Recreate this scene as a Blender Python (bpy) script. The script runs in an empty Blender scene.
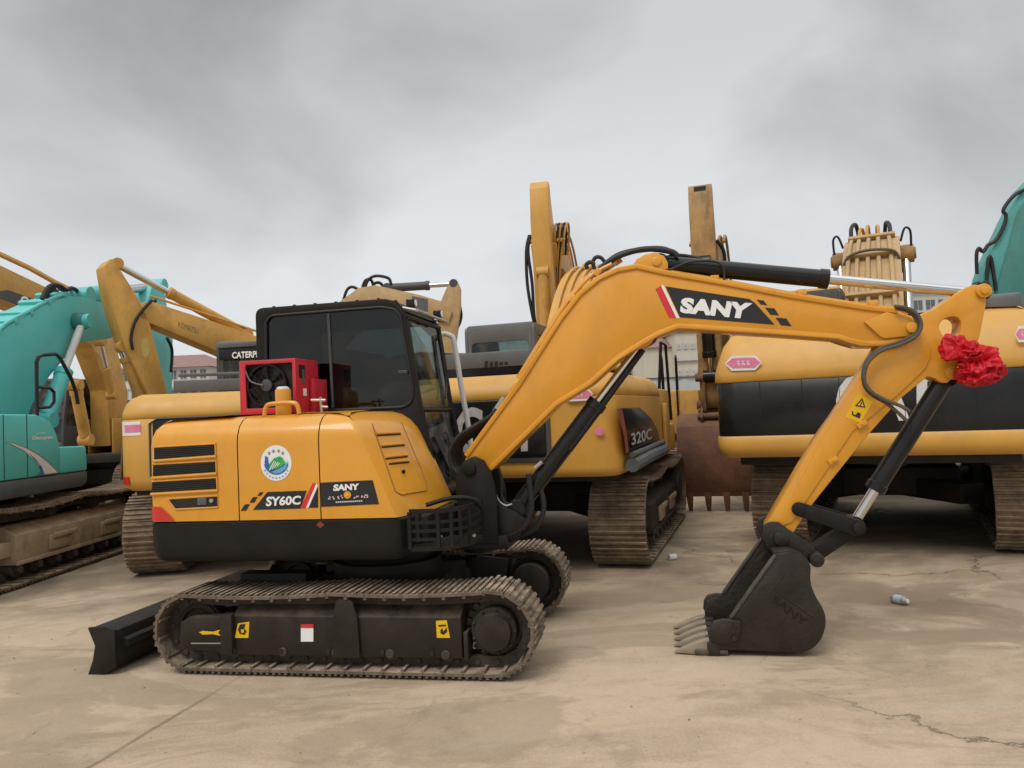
import bpy, bmesh, math, random
import numpy as np
from mathutils import Vector, Matrix, noise as mnoise
random.seed(7)
scene = bpy.context.scene
COL = scene.collection

# ------------------------------------------------------------------ camera model
H, F = 1.7, 770.0
PITCH, ROLL = math.radians(2.19), math.radians(2.5)
_f = np.array([0, math.cos(PITCH), math.sin(PITCH)])
_r0 = np.array([1., 0, 0]); _u0 = np.cross(_r0, _f)
_r = _r0*math.cos(ROLL) - _u0*math.sin(ROLL)
_u = _u0*math.cos(ROLL) + _r0*math.sin(ROLL)
_C = np.array([0, 0, H])

def ray(px, py):
    return _f + _r*(px-512)/F - _u*(py-384)/F

def ground(px, py, z=0.0):
    d = ray(px, py); t = (z-H)/d[2]
    return _C + d*t

class Frame:
    """a machine's own axes: x forward, y to its left, z up; measured off the survey rays"""
    def __init__(s, x, y, yaw):
        s.O = np.array([x, y, 0.]); s.yaw = math.radians(yaw)
        s.ax = [np.array([math.cos(s.yaw), math.sin(s.yaw), 0]), np.array([-math.sin(s.yaw), math.cos(s.yaw), 0]), np.array([0, 0, 1.])]
    def on(s, axis, px, py, val):
        n = s.ax[axis]; d = ray(px, py)
        t = ((s.O + n*val - _C) @ n)/(d @ n)
        q = _C + d*t - s.O
        return Vector((q @ s.ax[0], q @ s.ax[1], q @ s.ax[2]))
    def side(s, pts, y):
        """(x,z) outline on the plane local y"""
        return [(v.x, v.z) for v in (s.on(1, a, b, y) for a, b in pts)]

cam_d = bpy.data.cameras.new('camera'); cam = bpy.data.objects.new('camera', cam_d); COL.objects.link(cam)
cam_d.sensor_width = 36; cam_d.lens = F/1024*36; cam_d.clip_end = 3000; cam_d.clip_start = .05
m = Matrix.Identity(4)
for i in range(3):
    m[i][0] = _r[i]; m[i][1] = _u[i]; m[i][2] = -_f[i]; m[i][3] = _C[i]
cam.matrix_world = m
scene.camera = cam
scene.view_settings.view_transform = 'Standard'
scene.view_settings.look = 'None'
scene.view_settings.exposure = 0

# ------------------------------------------------------------------ materials
def N(nt, t, **kw):
    n = nt.nodes.new(t)
    for k, v in kw.items(): setattr(n, k, v)
    return n

def mat(name, rgb, rough=.5, metal=0., dust=0., dcol=(.30, .225, .145), var=.12, scale=3., bump=0., spec=.5, grime=0., low=0., coat=0., upmin=.35):
    """painted / worn surface: colour drift, dust that settles on upward faces and low down, dark grime streaks"""
    M = bpy.data.materials.new(name); M.use_nodes = True; nt = M.node_tree; L = nt.links
    b = nt.nodes['Principled BSDF']
    b.inputs['Metallic'].default_value = metal
    b.inputs['Specular IOR Level'].default_value = spec
    if coat: b.inputs['Coat Weight'].default_value = coat; b.inputs['Coat Roughness'].default_value = .07
    tc = N(nt, 'ShaderNodeTexCoord')
    n1 = N(nt, 'ShaderNodeTexNoise'); n1.inputs['Scale'].default_value = scale; n1.inputs['Detail'].default_value = 7; n1.inputs['Roughness'].default_value = .65
    L.new(tc.outputs['Object'], n1.inputs['Vector'])
    hsv = N(nt, 'ShaderNodeHueSaturation'); hsv.inputs['Color'].default_value = (*rgb, 1)
    mr = N(nt, 'ShaderNodeMapRange'); mr.inputs['From Min'].default_value = .3; mr.inputs['From Max'].default_value = .7
    mr.inputs['To Min'].default_value = 1-var; mr.inputs['To Max'].default_value = 1+var
    L.new(n1.outputs['Fac'], mr.inputs['Value']); L.new(mr.outputs['Result'], hsv.inputs['Value'])
    col = hsv.outputs['Color']
    if grime:
        n3 = N(nt, 'ShaderNodeTexNoise'); n3.inputs['Scale'].default_value = 2.2; n3.inputs['Detail'].default_value = 9; n3.inputs['Roughness'].default_value = .7
        mp = N(nt, 'ShaderNodeMapping'); mp.inputs['Scale'].default_value = (2.2, 2.2, .8); L.new(tc.outputs['Object'], mp.inputs['Vector']); L.new(mp.outputs['Vector'], n3.inputs['Vector'])
        r3 = N(nt, 'ShaderNodeMapRange'); r3.inputs['From Min'].default_value = .5; r3.inputs['From Max'].default_value = .72; r3.inputs['To Max'].default_value = grime
        L.new(n3.outputs['Fac'], r3.inputs['Value'])
        mx = N(nt, 'ShaderNodeMix', data_type='RGBA'); L.new(r3.outputs['Result'], mx.inputs['Factor']); L.new(col, mx.inputs[6]); mx.inputs[7].default_value = (.055, .04, .028, 1)
        col = mx.outputs[2]
    if dust or low:
        n2 = N(nt, 'ShaderNodeTexNoise'); n2.inputs['Scale'].default_value = 5.5; n2.inputs['Detail'].default_value = 8; n2.inputs['Roughness'].default_value = .7
        L.new(tc.outputs['Object'], n2.inputs['Vector'])
        g = N(nt, 'ShaderNodeNewGeometry'); sx = N(nt, 'ShaderNodeSeparateXYZ'); L.new(g.outputs['Normal'], sx.inputs['Vector'])
        up = N(nt, 'ShaderNodeMapRange'); up.inputs['From Min'].default_value = -.1; up.inputs['From Max'].default_value = 1; up.inputs['To Min'].default_value = upmin; up.inputs['To Max'].default_value = 1.5
        L.new(sx.outputs['Z'], up.inputs['Value'])
        a = N(nt, 'ShaderNodeMapRange'); a.inputs['From Min'].default_value = .35; a.inputs['From Max'].default_value = .75; a.inputs['To Max'].default_value = dust
        L.new(n2.outputs['Fac'], a.inputs['Value'])
        mu = N(nt, 'ShaderNodeMath', operation='MULTIPLY'); L.new(a.outputs['Result'], mu.inputs[0]); L.new(up.outputs['Result'], mu.inputs[1])
        fac = mu.outputs[0]
        if low:
            ps = N(nt, 'ShaderNodeSeparateXYZ'); L.new(g.outputs['Position'], ps.inputs['Vector'])
            lo = N(nt, 'ShaderNodeMapRange'); lo.inputs['From Min'].default_value = 0; lo.inputs['From Max'].default_value = 1.0; lo.inputs['To Min'].default_value = low; lo.inputs['To Max'].default_value = 0
            L.new(ps.outputs['Z'], lo.inputs['Value'])
            ml = N(nt, 'ShaderNodeMath', operation='MULTIPLY'); L.new(lo.outputs['Result'], ml.inputs[0]); L.new(n2.outputs['Fac'], ml.inputs[1])
            ad = N(nt, 'ShaderNodeMath', operation='ADD', use_clamp=True); L.new(fac, ad.inputs[0]); L.new(ml.outputs[0], ad.inputs[1]); fac = ad.outputs[0]
        mx = N(nt, 'ShaderNodeMix', data_type='RGBA'); L.new(fac, mx.inputs['Factor']); L.new(col, mx.inputs[6]); mx.inputs[7].default_value = (*dcol, 1)
        col = mx.outputs[2]
        rm = N(nt, 'ShaderNodeMapRange'); rm.inputs['To Min'].default_value = rough; rm.inputs['To Max'].default_value = .9
        L.new(fac, rm.inputs['Value']); L.new(rm.outputs['Result'], b.inputs['Roughness'])
    else:
        rr = N(nt, 'ShaderNodeMapRange'); rr.inputs['To Min'].default_value = max(.02, rough-.1); rr.inputs['To Max'].default_value = min(1, rough+.1)
        L.new(n1.outputs['Fac'], rr.inputs['Value']); L.new(rr.outputs['Result'], b.inputs['Roughness'])
    L.new(col, b.inputs['Base Color'])
    if bump:
        nb = N(nt, 'ShaderNodeTexNoise'); nb.inputs['Scale'].default_value = 30; nb.inputs['Detail'].default_value = 6
        L.new(tc.outputs['Object'], nb.inputs['Vector'])
        bp = N(nt, 'ShaderNodeBump'); bp.inputs['Strength'].default_value = bump; bp.inputs['Distance'].default_value = .02
        L.new(nb.outputs['Fac'], bp.inputs['Height']); L.new(bp.outputs['Normal'], b.inputs['Normal'])
    return M

def glass(name, tint=(.75, .82, .82), alpha=.75, rough=.02, ior=1.5, dmax=.22):
    M = bpy.data.materials.new(name); M.use_nodes = True; nt = M.node_tree; L = nt.links
    nt.nodes.remove(nt.nodes['Principled BSDF'])
    tr = N(nt, 'ShaderNodeBsdfTransparent'); tr.inputs['Color'].default_value = (*[c*alpha for c in tint], 1)
    gl = N(nt, 'ShaderNodeBsdfGlossy'); gl.inputs['Roughness'].default_value = rough
    fr = N(nt, 'ShaderNodeFresnel'); fr.inputs['IOR'].default_value = ior
    n = N(nt, 'ShaderNodeTexNoise'); n.inputs['Scale'].default_value = 4
    df = N(nt, 'ShaderNodeBsdfDiffuse'); df.inputs['Color'].default_value = (.45, .42, .37, 1)
    mr = N(nt, 'ShaderNodeMapRange'); mr.inputs['From Min'].default_value = .4; mr.inputs['From Max'].default_value = .8; mr.inputs['To Max'].default_value = dmax
    L.new(n.outputs['Fac'], mr.inputs['Value'])
    m1 = N(nt, 'ShaderNodeMixShader'); m1.inputs['Fac'].default_value = .16
    if ior > 1.01: L.new(fr.outputs['Fac'], m1.inputs['Fac'])
    L.new(tr.outputs[0], m1.inputs[1]); L.new(gl.outputs[0], m1.inputs[2])
    m2 = N(nt, 'ShaderNodeMixShader'); L.new(mr.outputs['Result'], m2.inputs['Fac']); L.new(m1.outputs[0], m2.inputs[1]); L.new(df.outputs[0], m2.inputs[2])
    L.new(m2.outputs[0], nt.nodes['Material Output'].inputs['Surface'])
    return M

Y = mat('yellow_new', (.68, .30, .018), .32, dust=.15, dcol=(.50, .36, .19), var=.06, scale=1.5, spec=.4, coat=.4, grime=.12)
YB = mat('yellow_worn', (.60, .31, .045), .42, dust=.32, dcol=(.46, .34, .19), var=.10, scale=1.6, grime=.12)
YO = mat('yellow_old', (.60, .315, .06), .6, dust=.36, dcol=(.42, .30, .17), var=.18, scale=2., grime=.35)
YP = mat('yellow_faded', (.46, .295, .125), .6, dust=.4, dcol=(.40, .31, .21), var=.18, scale=3., grime=.25)
YR = mat('yellow_rusty', (.40, .235, .085), .7, dust=.5, dcol=(.27, .18, .11), var=.3, scale=3., grime=.7)
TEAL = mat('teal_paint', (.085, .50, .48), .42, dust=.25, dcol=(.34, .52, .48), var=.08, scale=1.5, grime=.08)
TEALM = mat('teal_mid', (.06, .33, .31), .5, dust=.35, dcol=(.28, .40, .37), var=.12, grime=.15)  # mid-tone teal paint for the boom at the right edge
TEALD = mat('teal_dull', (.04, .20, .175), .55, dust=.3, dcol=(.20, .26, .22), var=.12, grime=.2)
BK = mat('black_paint', (.0105, .0095, .009), .45, dust=.13, dcol=(.14, .105, .07), var=.2, low=.10, spec=.2)
BKG = mat('black_gloss', (.007, .007, .0075), .24, dust=.06, spec=.35, dcol=(.2, .17, .13), var=.2)
BKD = mat('black_dusty', (.015, .013, .011), .6, dust=.35, dcol=(.15, .11, .07), var=.3, low=.25, spec=.3)
HOSE = mat('rubber_hose', (.013, .013, .014), .5, dust=.15, spec=.35, dcol=(.2, .17, .13), var=.2)
HOSEG = mat('braided_hose', (.085, .07, .05), .7, var=.3, scale=40)
GREY = mat('grey_paint', (.085, .088, .092), .5, dust=.3, dcol=(.28, .25, .21), var=.1)
GREYD = mat('dark_grey_paint', (.045, .047, .05), .5, dust=.3, dcol=(.22, .19, .15), var=.1)
SKIRT = mat('grey_skirt', (.075, .085, .088), .55, dust=.3, dcol=(.2, .17, .13), var=.15)
SHOE = mat('track_shoe_steel', (.085, .062, .043), .75, dust=.95, dcol=(.46, .36, .245), var=.4, scale=9, bump=.5, upmin=.22)
FRM = mat('track_frame_black', (.0115, .010, .009), .5, dust=.45, dcol=(.17, .125, .08), var=.25, low=.16, spec=.25, upmin=.08)
SHOED = mat('track_shoe_worn', (.13, .09, .06), .75, metal=0, dust=.95, dcol=(.46, .335, .21), var=.45, scale=7, bump=.6)
CHAIN = mat('chain_steel', (.035, .028, .022), .7, dust=.5, dcol=(.17, .12, .075), var=.4, scale=10)
RUSTF = mat('frame_mud', (.33, .245, .155), .8, dust=.8, dcol=(.56, .43, .29), var=.3, grime=.5, bump=.4)
RUST = mat('rusty_bucket', (.15, .068, .038), .75, dust=.45, dcol=(.25, .14, .085), var=.4, scale=3, grime=.4, bump=.4)
BUCK = mat('bucket_black', (.009, .0085, .008), .40, dust=.19, dcol=(.16, .10, .055), var=.3, low=.13, bump=.25, spec=.4, scale=5)
BUCKE = mat('worn_edge', (.075, .066, .056), .5, metal=.3, dust=.4, dcol=(.2, .14, .09), var=.4, scale=12)
TOOTH = mat('tooth_steel', (.24, .20, .15), .55, metal=.2, dust=.7, dcol=(.40, .31, .21), var=.3)
CHROME = mat('chrome_rod', (.62, .61, .60), .16, metal=1., var=.04)
STEEL = mat('bare_steel', (.42, .40, .37), .4, metal=.6, dust=.3, var=.1)
RED = mat('red_paint', (.50, .018, .035), .42, dust=.12, dcol=(.5, .25, .22), var=.08)
REDL = mat('red_lens', (.55, .025, .02), .2, var=.05, coat=.5)
CLOTH = mat('red_silk', (.50, .006, .016), .45, var=.25, scale=9, spec=.3)
WHITE = mat('white_vinyl', (.78, .78, .77), .4, var=.04)
REDD = mat('red_trim', (.24, .05, .03), .5, dust=.3)
WHITEW = mat('white_worn', (.66, .65, .63), .5, dust=.3, var=.1)
BLACKV = mat('black_vinyl', (.014, .014, .015), .35, var=.1)
REDV = mat('red_vinyl', (.60, .03, .035), .4, var=.05)
PINKV = mat('pink_vinyl', (.72, .20, .34), .5, var=.12, scale=12)
BLUEV = mat('blue_vinyl', (.03, .12, .42), .4, var=.1)
LBLUEV = mat('lightblue_vinyl', (.12, .36, .62), .4, var=.1)
GREENV = mat('green_vinyl', (.03, .36, .08), .4, var=.1)
ORANGEV = mat('orange_vinyl', (.75, .30, .02), .4, var=.05)
DIMW = mat('dim_white', (.40, .385, .36), .5, dust=.4, var=.2, scale=12)
STICK = mat('yellow_sticker', (.75, .44, .0), .4, var=.05)
SIGNG = mat('grey_lettering', (.17, .15, .12), .6, var=.1)
TINT = glass('tinted_glass', (.9, .97, 1.0), .28, .02, 1.5, .02)
GLASS = glass('clear_glass', ior=1.0, dmax=.26, alpha=.9)
GLASSG = glass('greenish_glass', (.62, .78, .76), .72)
SEATM = mat('seat_fabric', (.05, .05, .055), .8, var=.2)
CONC = mat('cream_wall', (.56, .52, .42), .8, var=.08, scale=.6, grime=.12)
CONCG = mat('pale_wall', (.52, .50, .47), .85, var=.08, scale=.5, grime=.1)
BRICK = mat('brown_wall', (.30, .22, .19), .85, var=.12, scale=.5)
ROOF = mat('red_tiles', (.27, .155, .135), .8, var=.2, scale=1.2)  # tile colour paled, aerial haze is mixed into it
WIN = mat('window_glass', (.10, .12, .13), .15, var=.3)
FENCE = mat('fence_sheet', (.47, .51, .50), .45, metal=.1, dust=.25, dcol=(.33, .30, .25), var=.07, scale=.8, grime=.12)

def mudbits(): pass

# ------------------------------------------------------------------ mesh kit
def rot_to(d):
    return Vector((0, 0, 1)).rotation_difference(Vector(d).normalized()).to_matrix()

class MB:
    def __init__(s): s.v = []; s.f = []
    def add(s, vs, fs):
        b = len(s.v); s.v += [tuple(v) for v in vs]; s.f += [tuple(b+i for i in f) for f in fs]; return s
    def box(s, a, b, R=None, c=None):
        x0, y0, z0 = a; x1, y1, z1 = b
        vs = [Vector(p) for p in ((x0,y0,z0),(x1,y0,z0),(x1,y1,z0),(x0,y1,z0),(x0,y0,z1),(x1,y0,z1),(x1,y1,z1),(x0,y1,z1))]
        if R is not None: vs = [R @ v for v in vs]
        if c is not None: vs = [v + Vector(c) for v in vs]
        return s.add(vs, [(3,2,1,0),(4,5,6,7),(0,1,5,4),(1,2,6,5),(2,3,7,6),(3,0,4,7)])
    def prism(s, poly, y0, y1, holes=()):
        """outline in (x,z) pushed from y0 to y1"""
        if not holes:
            n = len(poly)
            vs = [(x, y0, z) for x, z in poly] + [(x, y1, z) for x, z in poly]
            fs = [tuple(range(n)), tuple(range(2*n-1, n-1, -1))] + [(i, i+n, (i+1) % n+n, (i+1) % n) for i in range(n)]
            return s.add(vs, fs)
        bm = bmesh.new()
        for lp in (poly, *holes):
            vv = [bm.verts.new((x, y0, z)) for x, z in lp]
            for i in range(len(vv)): bm.edges.new((vv[i], vv[(i+1) % len(vv)]))
        bmesh.ops.triangle_fill(bm, use_beauty=True, use_dissolve=False, edges=bm.edges[:])
        r = bmesh.ops.extrude_face_region(bm, geom=bm.faces[:])
        for e in r['geom']:
            if isinstance(e, bmesh.types.BMVert): e.co.y = y1
        bm.verts.index_update()
        s.add([v.co[:] for v in bm.verts], [[v.index for v in f.verts] for f in bm.faces]); bm.free(); return s
    def cyl(s, p0, p1, r0, r1=None, n=18, cap=True):
        p0, p1 = Vector(p0), Vector(p1); r1 = r0 if r1 is None else r1
        R = rot_to(p1-p0)
        vs = []
        for p, r in ((p0, r0), (p1, r1)):
            vs += [p + R @ Vector((r*math.cos(2*math.pi*i/n), r*math.sin(2*math.pi*i/n), 0)) for i in range(n)]
        fs = [(i, (i+1) % n, (i+1) % n+n, i+n) for i in range(n)]
        if cap: fs += [tuple(range(n-1, -1, -1)), tuple(range(n, 2*n))]
        return s.add(vs, fs)
    def ring(s, p0, p1, r, t, n=20):
        """open ring (tube wall) from p0 to p1"""
        p0, p1 = Vector(p0), Vector(p1); R = rot_to(p1-p0); vs = []
        for p, q in ((p0, r), (p1, r), (p1, r-t), (p0, r-t)):
            vs += [p + R @ Vector((q*math.cos(2*math.pi*i/n), q*math.sin(2*math.pi*i/n), 0)) for i in range(n)]
        fs = [(k*n+i, k*n+(i+1) % n, ((k+1) % 4)*n+(i+1) % n, ((k+1) % 4)*n+i) for k in range(4) for i in range(n)]
        return s.add(vs, fs)
    def tube(s, pts, r, n=8, smooth=True, sub=5):
        pts = [Vector(p) for p in pts]
        if smooth and len(pts) > 2:
            q = []
            for i in range(len(pts)-1):
                a = pts[max(i-1, 0)]; b = pts[i]; c = pts[i+1]; d = pts[min(i+2, len(pts)-1)]
                for k in range(sub):
                    t = k/sub
                    q.append(.5*((2*b)+(c-a)*t+(2*a-5*b+4*c-d)*t*t+(3*b-a-3*c+d)*t**3))
            q.append(pts[-1]); pts = q
        rings = []; prev = None
        for i, p in enumerate(pts):
            d = (pts[min(i+1, len(pts)-1)]-pts[max(i-1, 0)]).normalized()
            if prev is None:
                up = Vector((0, 0, 1)) if abs(d.z) < .9 else Vector((1, 0, 0))
                a = d.cross(up).normalized()
            else:
                a = (prev - d*prev.dot(d)).normalized()
            prev = a; b = d.cross(a)
            rings.append([p + a*(r*math.cos(2*math.pi*k/n)) + b*(r*math.sin(2*math.pi*k/n)) for k in range(n)])
        return s.loft(rings, True, True)
    def loft(s, rings, closed=False, cap=False):
        n = len(rings[0]); vs = [v for r in rings for v in r]; fs = []
        for i in range(len(rings)-1):
            for k in range(n if closed else n-1):
                fs.append((i*n+k, i*n+(k+1) % n, (i+1)*n+(k+1) % n, (i+1)*n+k))
        if cap: fs += [tuple(range(n-1, -1, -1)), tuple(range((len(rings)-1)*n, len(rings)*n))]
        return s.add(vs, fs)
    def build(s, name, material, parent=None, bevel=0., seg=2, sharp=35, **props):
        me = bpy.data.meshes.new(name); me.from_pydata(s.v, [], s.f)
        bm = bmesh.new(); bm.from_mesh(me)
        bmesh.ops.recalc_face_normals(bm, faces=bm.faces[:])
        if bevel:
            ed = [e for e in bm.edges if len(e.link_faces) == 2 and e.calc_face_angle(0) > math.radians(28)]
            if ed: bmesh.ops.bevel(bm, geom=ed, offset=bevel, segments=seg, profile=.5, affect='EDGES', clamp_overlap=True)
        for f in bm.faces: f.smooth = True
        bm.to_mesh(me); bm.free()
        me.set_sharp_from_angle(angle=math.radians(sharp))
        me.materials.append(material)
        o = bpy.data.objects.new(name, me); COL.objects.link(o)
        if parent is not None: o.parent = parent
        for k, v in props.items(): o[k] = v
        return o

def thing(name, label, cat, fr=None, group=None, loc=None):
    o = bpy.data.objects.new(name, None); COL.objects.link(o); o.empty_display_size = .3
    if fr is not None: o.location = fr.O; o.rotation_euler = (0, 0, fr.yaw)
    if loc is not None: o.location = loc
    o['label'] = label; o['category'] = cat
    if group: o['group'] = group
    return o

def tag(o, label, cat, group=None):
    o['label'] = label; o['category'] = cat
    if group: o['group'] = group
    return o

def arcpts(cx, cz, r, a0, a1, n):
    return [(cx+r*math.cos(math.radians(a0+(a1-a0)*i/n)), cz+r*math.sin(math.radians(a0+(a1-a0)*i/n))) for i in range(n+1)]

def roundpath(pts, rad, n=5, closed=False):
    out = []
    for i, p in enumerate(pts):
        r = rad[i] if isinstance(rad, (list, tuple)) else rad
        if (not closed and (i == 0 or i == len(pts)-1)) or r <= 0: out.append(tuple(p)); continue
        P = Vector(p); A = Vector(pts[i-1]); B = Vector(pts[(i+1) % len(pts)])
        a = (A-P); b = (B-P); r = min(r, a.length*.49, b.length*.49)
        p0 = P + a.normalized()*r; p1 = P + b.normalized()*r
        for k in range(n+1):
            t = k/n; q = p0*(1-t)**2 + P*2*t*(1-t) + p1*t*t
            out.append(tuple(q))
    return out

def inward(path, side):
    """per-point normals pointing to one side of a plan path"""
    ns = []
    for i in range(len(path)):
        a = Vector(path[max(i-1, 0)]); p = Vector(path[i]); b = Vector(path[min(i+1, len(path)-1)])
        d1 = (p-a) if i else (b-p); d2 = (b-p) if i < len(path)-1 else (p-a)
        d1 = d1.normalized(); d2 = d2.normalized()
        n1 = Vector((-d1.y, d1.x))*side; n2 = Vector((-d2.y, d2.x))*side
        m_ = (n1+n2).normalized(); c = max(.5, m_.dot(n1))
        ns.append(m_/c)
    return ns

def shell(mb, path, prof, side=1, cap=True):
    """wall swept round a plan path; prof rows are (inset, z)"""
    ns = inward(path, side)
    rings = [[Vector((p[0]+n.x*o, p[1]+n.y*o, z)) for p, n in zip(path, ns)] for o, z in prof]
    mb.loft(rings)
    if cap:
        for r in (rings[0], rings[-1]): mb.add(r, [tuple(range(len(r)))])
    return mb

_font = {}
def text_uv(txt, bold=.0, shear=0.):
    """letters as flat faces in a 0..1 box"""
    key = (txt, bold, shear)
    if key in _font: return _font[key]
    c = bpy.data.curves.new('letters', 'FONT'); c.body = txt; c.offset = bold; c.resolution_u = 3; c.shear = shear
    o = bpy.data.objects.new('letters', c); COL.objects.link(o)
    dg = bpy.context.evaluated_depsgraph_get(); dg.update()
    me = bpy.data.meshes.new_from_object(o.evaluated_get(dg))
    vs = [v.co.copy() for v in me.vertices]; fs = [tuple(p.vertices) for p in me.polygons]
    bpy.data.objects.remove(o); bpy.data.curves.remove(c); bpy.data.meshes.remove(me)
    x0 = min(v.x for v in vs); x1 = max(v.x for v in vs); y0 = min(v.y for v in vs); y1 = max(v.y for v in vs)
    _font[key] = ([((v.x-x0)/(x1-x0), (v.y-y0)/(y1-y0)) for v in vs], fs)
    return _font[key]

def letters(mb, txt, corners, bold=0., shear=0.):
    """corners: BL, BR, TR, TL as 3-D points"""
    uv, fs = text_uv(txt, bold, shear)
    a, b, c, d = (Vector(p) for p in corners)
    mb.add([a*(1-u)*(1-v)+b*u*(1-v)+c*u*v+d*(1-u)*v for u, v in uv], fs); return mb

def flat(mb, pts3):
    mb.add(pts3, [tuple(range(len(pts3)))]); return mb

# ------------------------------------------------------------------ tracks
def belt_path(x0, x1, r0, r1, z0, sag=0., top=None):
    """closed path of the track's centre line, idler r0 at x0, sprocket r1 at x1; bottom on z0"""
    pts = []
    n = 60
    for i in range(n+1): pts.append((x0+(x1-x0)*i/n, z0))
    pts += arcpts(x1, z0+r1, r1, -90, 90, 40)[1:]
    for i in range(1, n):
        t = i/n; x = x1+(x0-x1)*t
        zt = z0+2*r1+(2*r0-2*r1)*t
        s_ = sag*(abs(math.sin(2*math.pi*t)))
        pts.append((x, zt - s_))
    pts += arcpts(x0, z0+r0, r0, 90, 270, 40)[:-1]
    return pts

def resample(pts, step):
    P = [Vector(p) for p in pts]; P.append(P[0]); L = [0]
    for i in range(1, len(P)): L.append(L[-1]+(P[i]-P[i-1]).length)
    n = round(L[-1]/step); out = []; j = 0
    for k in range(n):
        s_ = L[-1]*k/n
        while L[j+1] < s_: j += 1
        t = (s_-L[j])/max(1e-9, L[j+1]-L[j])
        p = P[j].lerp(P[j+1], t); d = (P[j+1]-P[j]).normalized()
        out.append((p, d))
    return out, L[-1]/n

def track(root, yc, W, x0, x1, r0, r1, pitch, sag, shoe_m, frame_m, grousers, gh, frame, out, plain_frame=None, jitter=.004, seed=1):
    """one crawler track under root; 'out' is the sign of its outer side"""
    rnd = random.Random(seed)
    t = bpy.data.objects.new('track', None); COL.objects.link(t); t.parent = root; t.empty_display_size = .2
    link = .05*W/.4
    path, st = resample(belt_path(x0, x1, r0, r1, gh+.022, sag), pitch)
    mb = MB(); ch = MB()
    for p, d in path:
        nx = Vector((d.y, -d.x))   # outward
        R = Matrix(((d.x, 0, nx.x), (0, 1, 0), (d.y, 0, nx.y)))
        dy = rnd.uniform(-jitter, jitter)
        o = Vector((p.x, yc+dy, p.y))
        h = st*.485
        mb.box((-h, -W/2, -.012), (h, W/2, .008), R, o)
        for g in range(grousers):
            gx = -h + (g+.5)*(2*h)/grousers if grousers > 1 else -h+.02
            gw = .010 if grousers > 1 else .014
            mb.box((gx-gw, -W/2+.004, .006), (gx+gw, W/2-.004, .006+gh*(1 if g != 1 else .85)), R, o)
        # overlapping lip of the shoe
        mb.box((h-.012, -W/2+.006, -.03), (h+.010, W/2-.006, -.008), R, o)
        for sy in (-1, 1):
            ch.box((-st*.55, sy*link-.018, -.012-.085*W/.45), (st*.55, sy*link+.018, -.012), R, o)
        ch.cyl(o+R @ Vector((0, -link-.03, -.055*W/.45)), o+R @ Vector((0, link+.03, -.055*W/.45)), .022*W/.45, n=8)
    mb.build('track_belt', shoe_m, t, sharp=30)
    ch.build('track_chain', CHAIN, t)
    zc0, zc1 = gh+.022+r0, gh+.022+r1
    # sprocket with teeth and drive cover
    sp = MB(); rs = r1-.075*W/.45
    sp.cyl((x1, yc-.03, zc1), (x1, yc+.03, zc1), rs*.88, n=30)
    for k in range(21):
        a = 2*math.pi*k/21; R = Matrix.Rotation(-a, 3, 'Y')
        sp.box((rs*.84, -.025, -.022), (rs*1.06, .025, .022), R, (x1, yc, zc1))
    sp.build('sprocket', CHAIN, t, bevel=.004, seg=1)
    hub = MB()
    yo = yc+out*W*.44
    hub.cyl((x1, yc-out*W*.2, zc1), (x1, yo, zc1), rs*.66, rs*.60, n=28)
    hub.cyl((x1, yc-out*W*.2, zc1), (x1, yo-out*.05, zc1), rs*.76, n=28)
    for k in range(9):
        a = 2*math.pi*k/9
        hub.cyl((x1+rs*.71*math.cos(a), yo-out*.06, zc1+rs*.71*math.sin(a)), (x1+rs*.71*math.cos(a), yo-out*.035, zc1+rs*.71*math.sin(a)), .012, n=6)
    hub.build('drive_hub', frame_m, t, bevel=.006)
    inn = MB(); inn.cyl((x1, yc-out*W*.2, zc1), (x1, yc-out*(W*.5+.06), zc1), rs*.8, n=24)
    inn.build('travel_motor', frame_m, t, bevel=.02)
    idl = MB()
    ri = r0-.085*W/.45
    idl.cyl((x0, yc-.05, zc0), (x0, yc+.05, zc0), ri, n=30)
    idl.ring((x0, yc-.085*W/.45, zc0), (x0, yc+.085*W/.45, zc0), ri*.97, .035, n=30)
    idl.cyl((x0, yc-.13*W/.45, zc0), (x0, yc+.13*W/.45, zc0), ri*.3, n=16)
    idl.build('idler', frame_m, t, bevel=.004, seg=1)
    rl = MB()
    nr = 5 if W < .5 else 8
    zr = gh+.022+.075*W/.45+.05
    for k in range(nr):
        x = x0+.3*r0/.25+(x1-x0-.62*r0/.25)*k/(nr-1)
        rl = MB(); rl.cyl((x, yc-.12*W/.4, zr), (x, yc+.12*W/.4, zr), .062*W/.45, n=14)
        rl.cyl((x, yc-.165*W/.4, zr), (x, yc+.165*W/.4, zr), .035*W/.45, n=10)
        rl.build('track_roller', CHAIN, t, bevel=.004, seg=1)
    frame(t, yc, W, out, frame_m)
    return t

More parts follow.
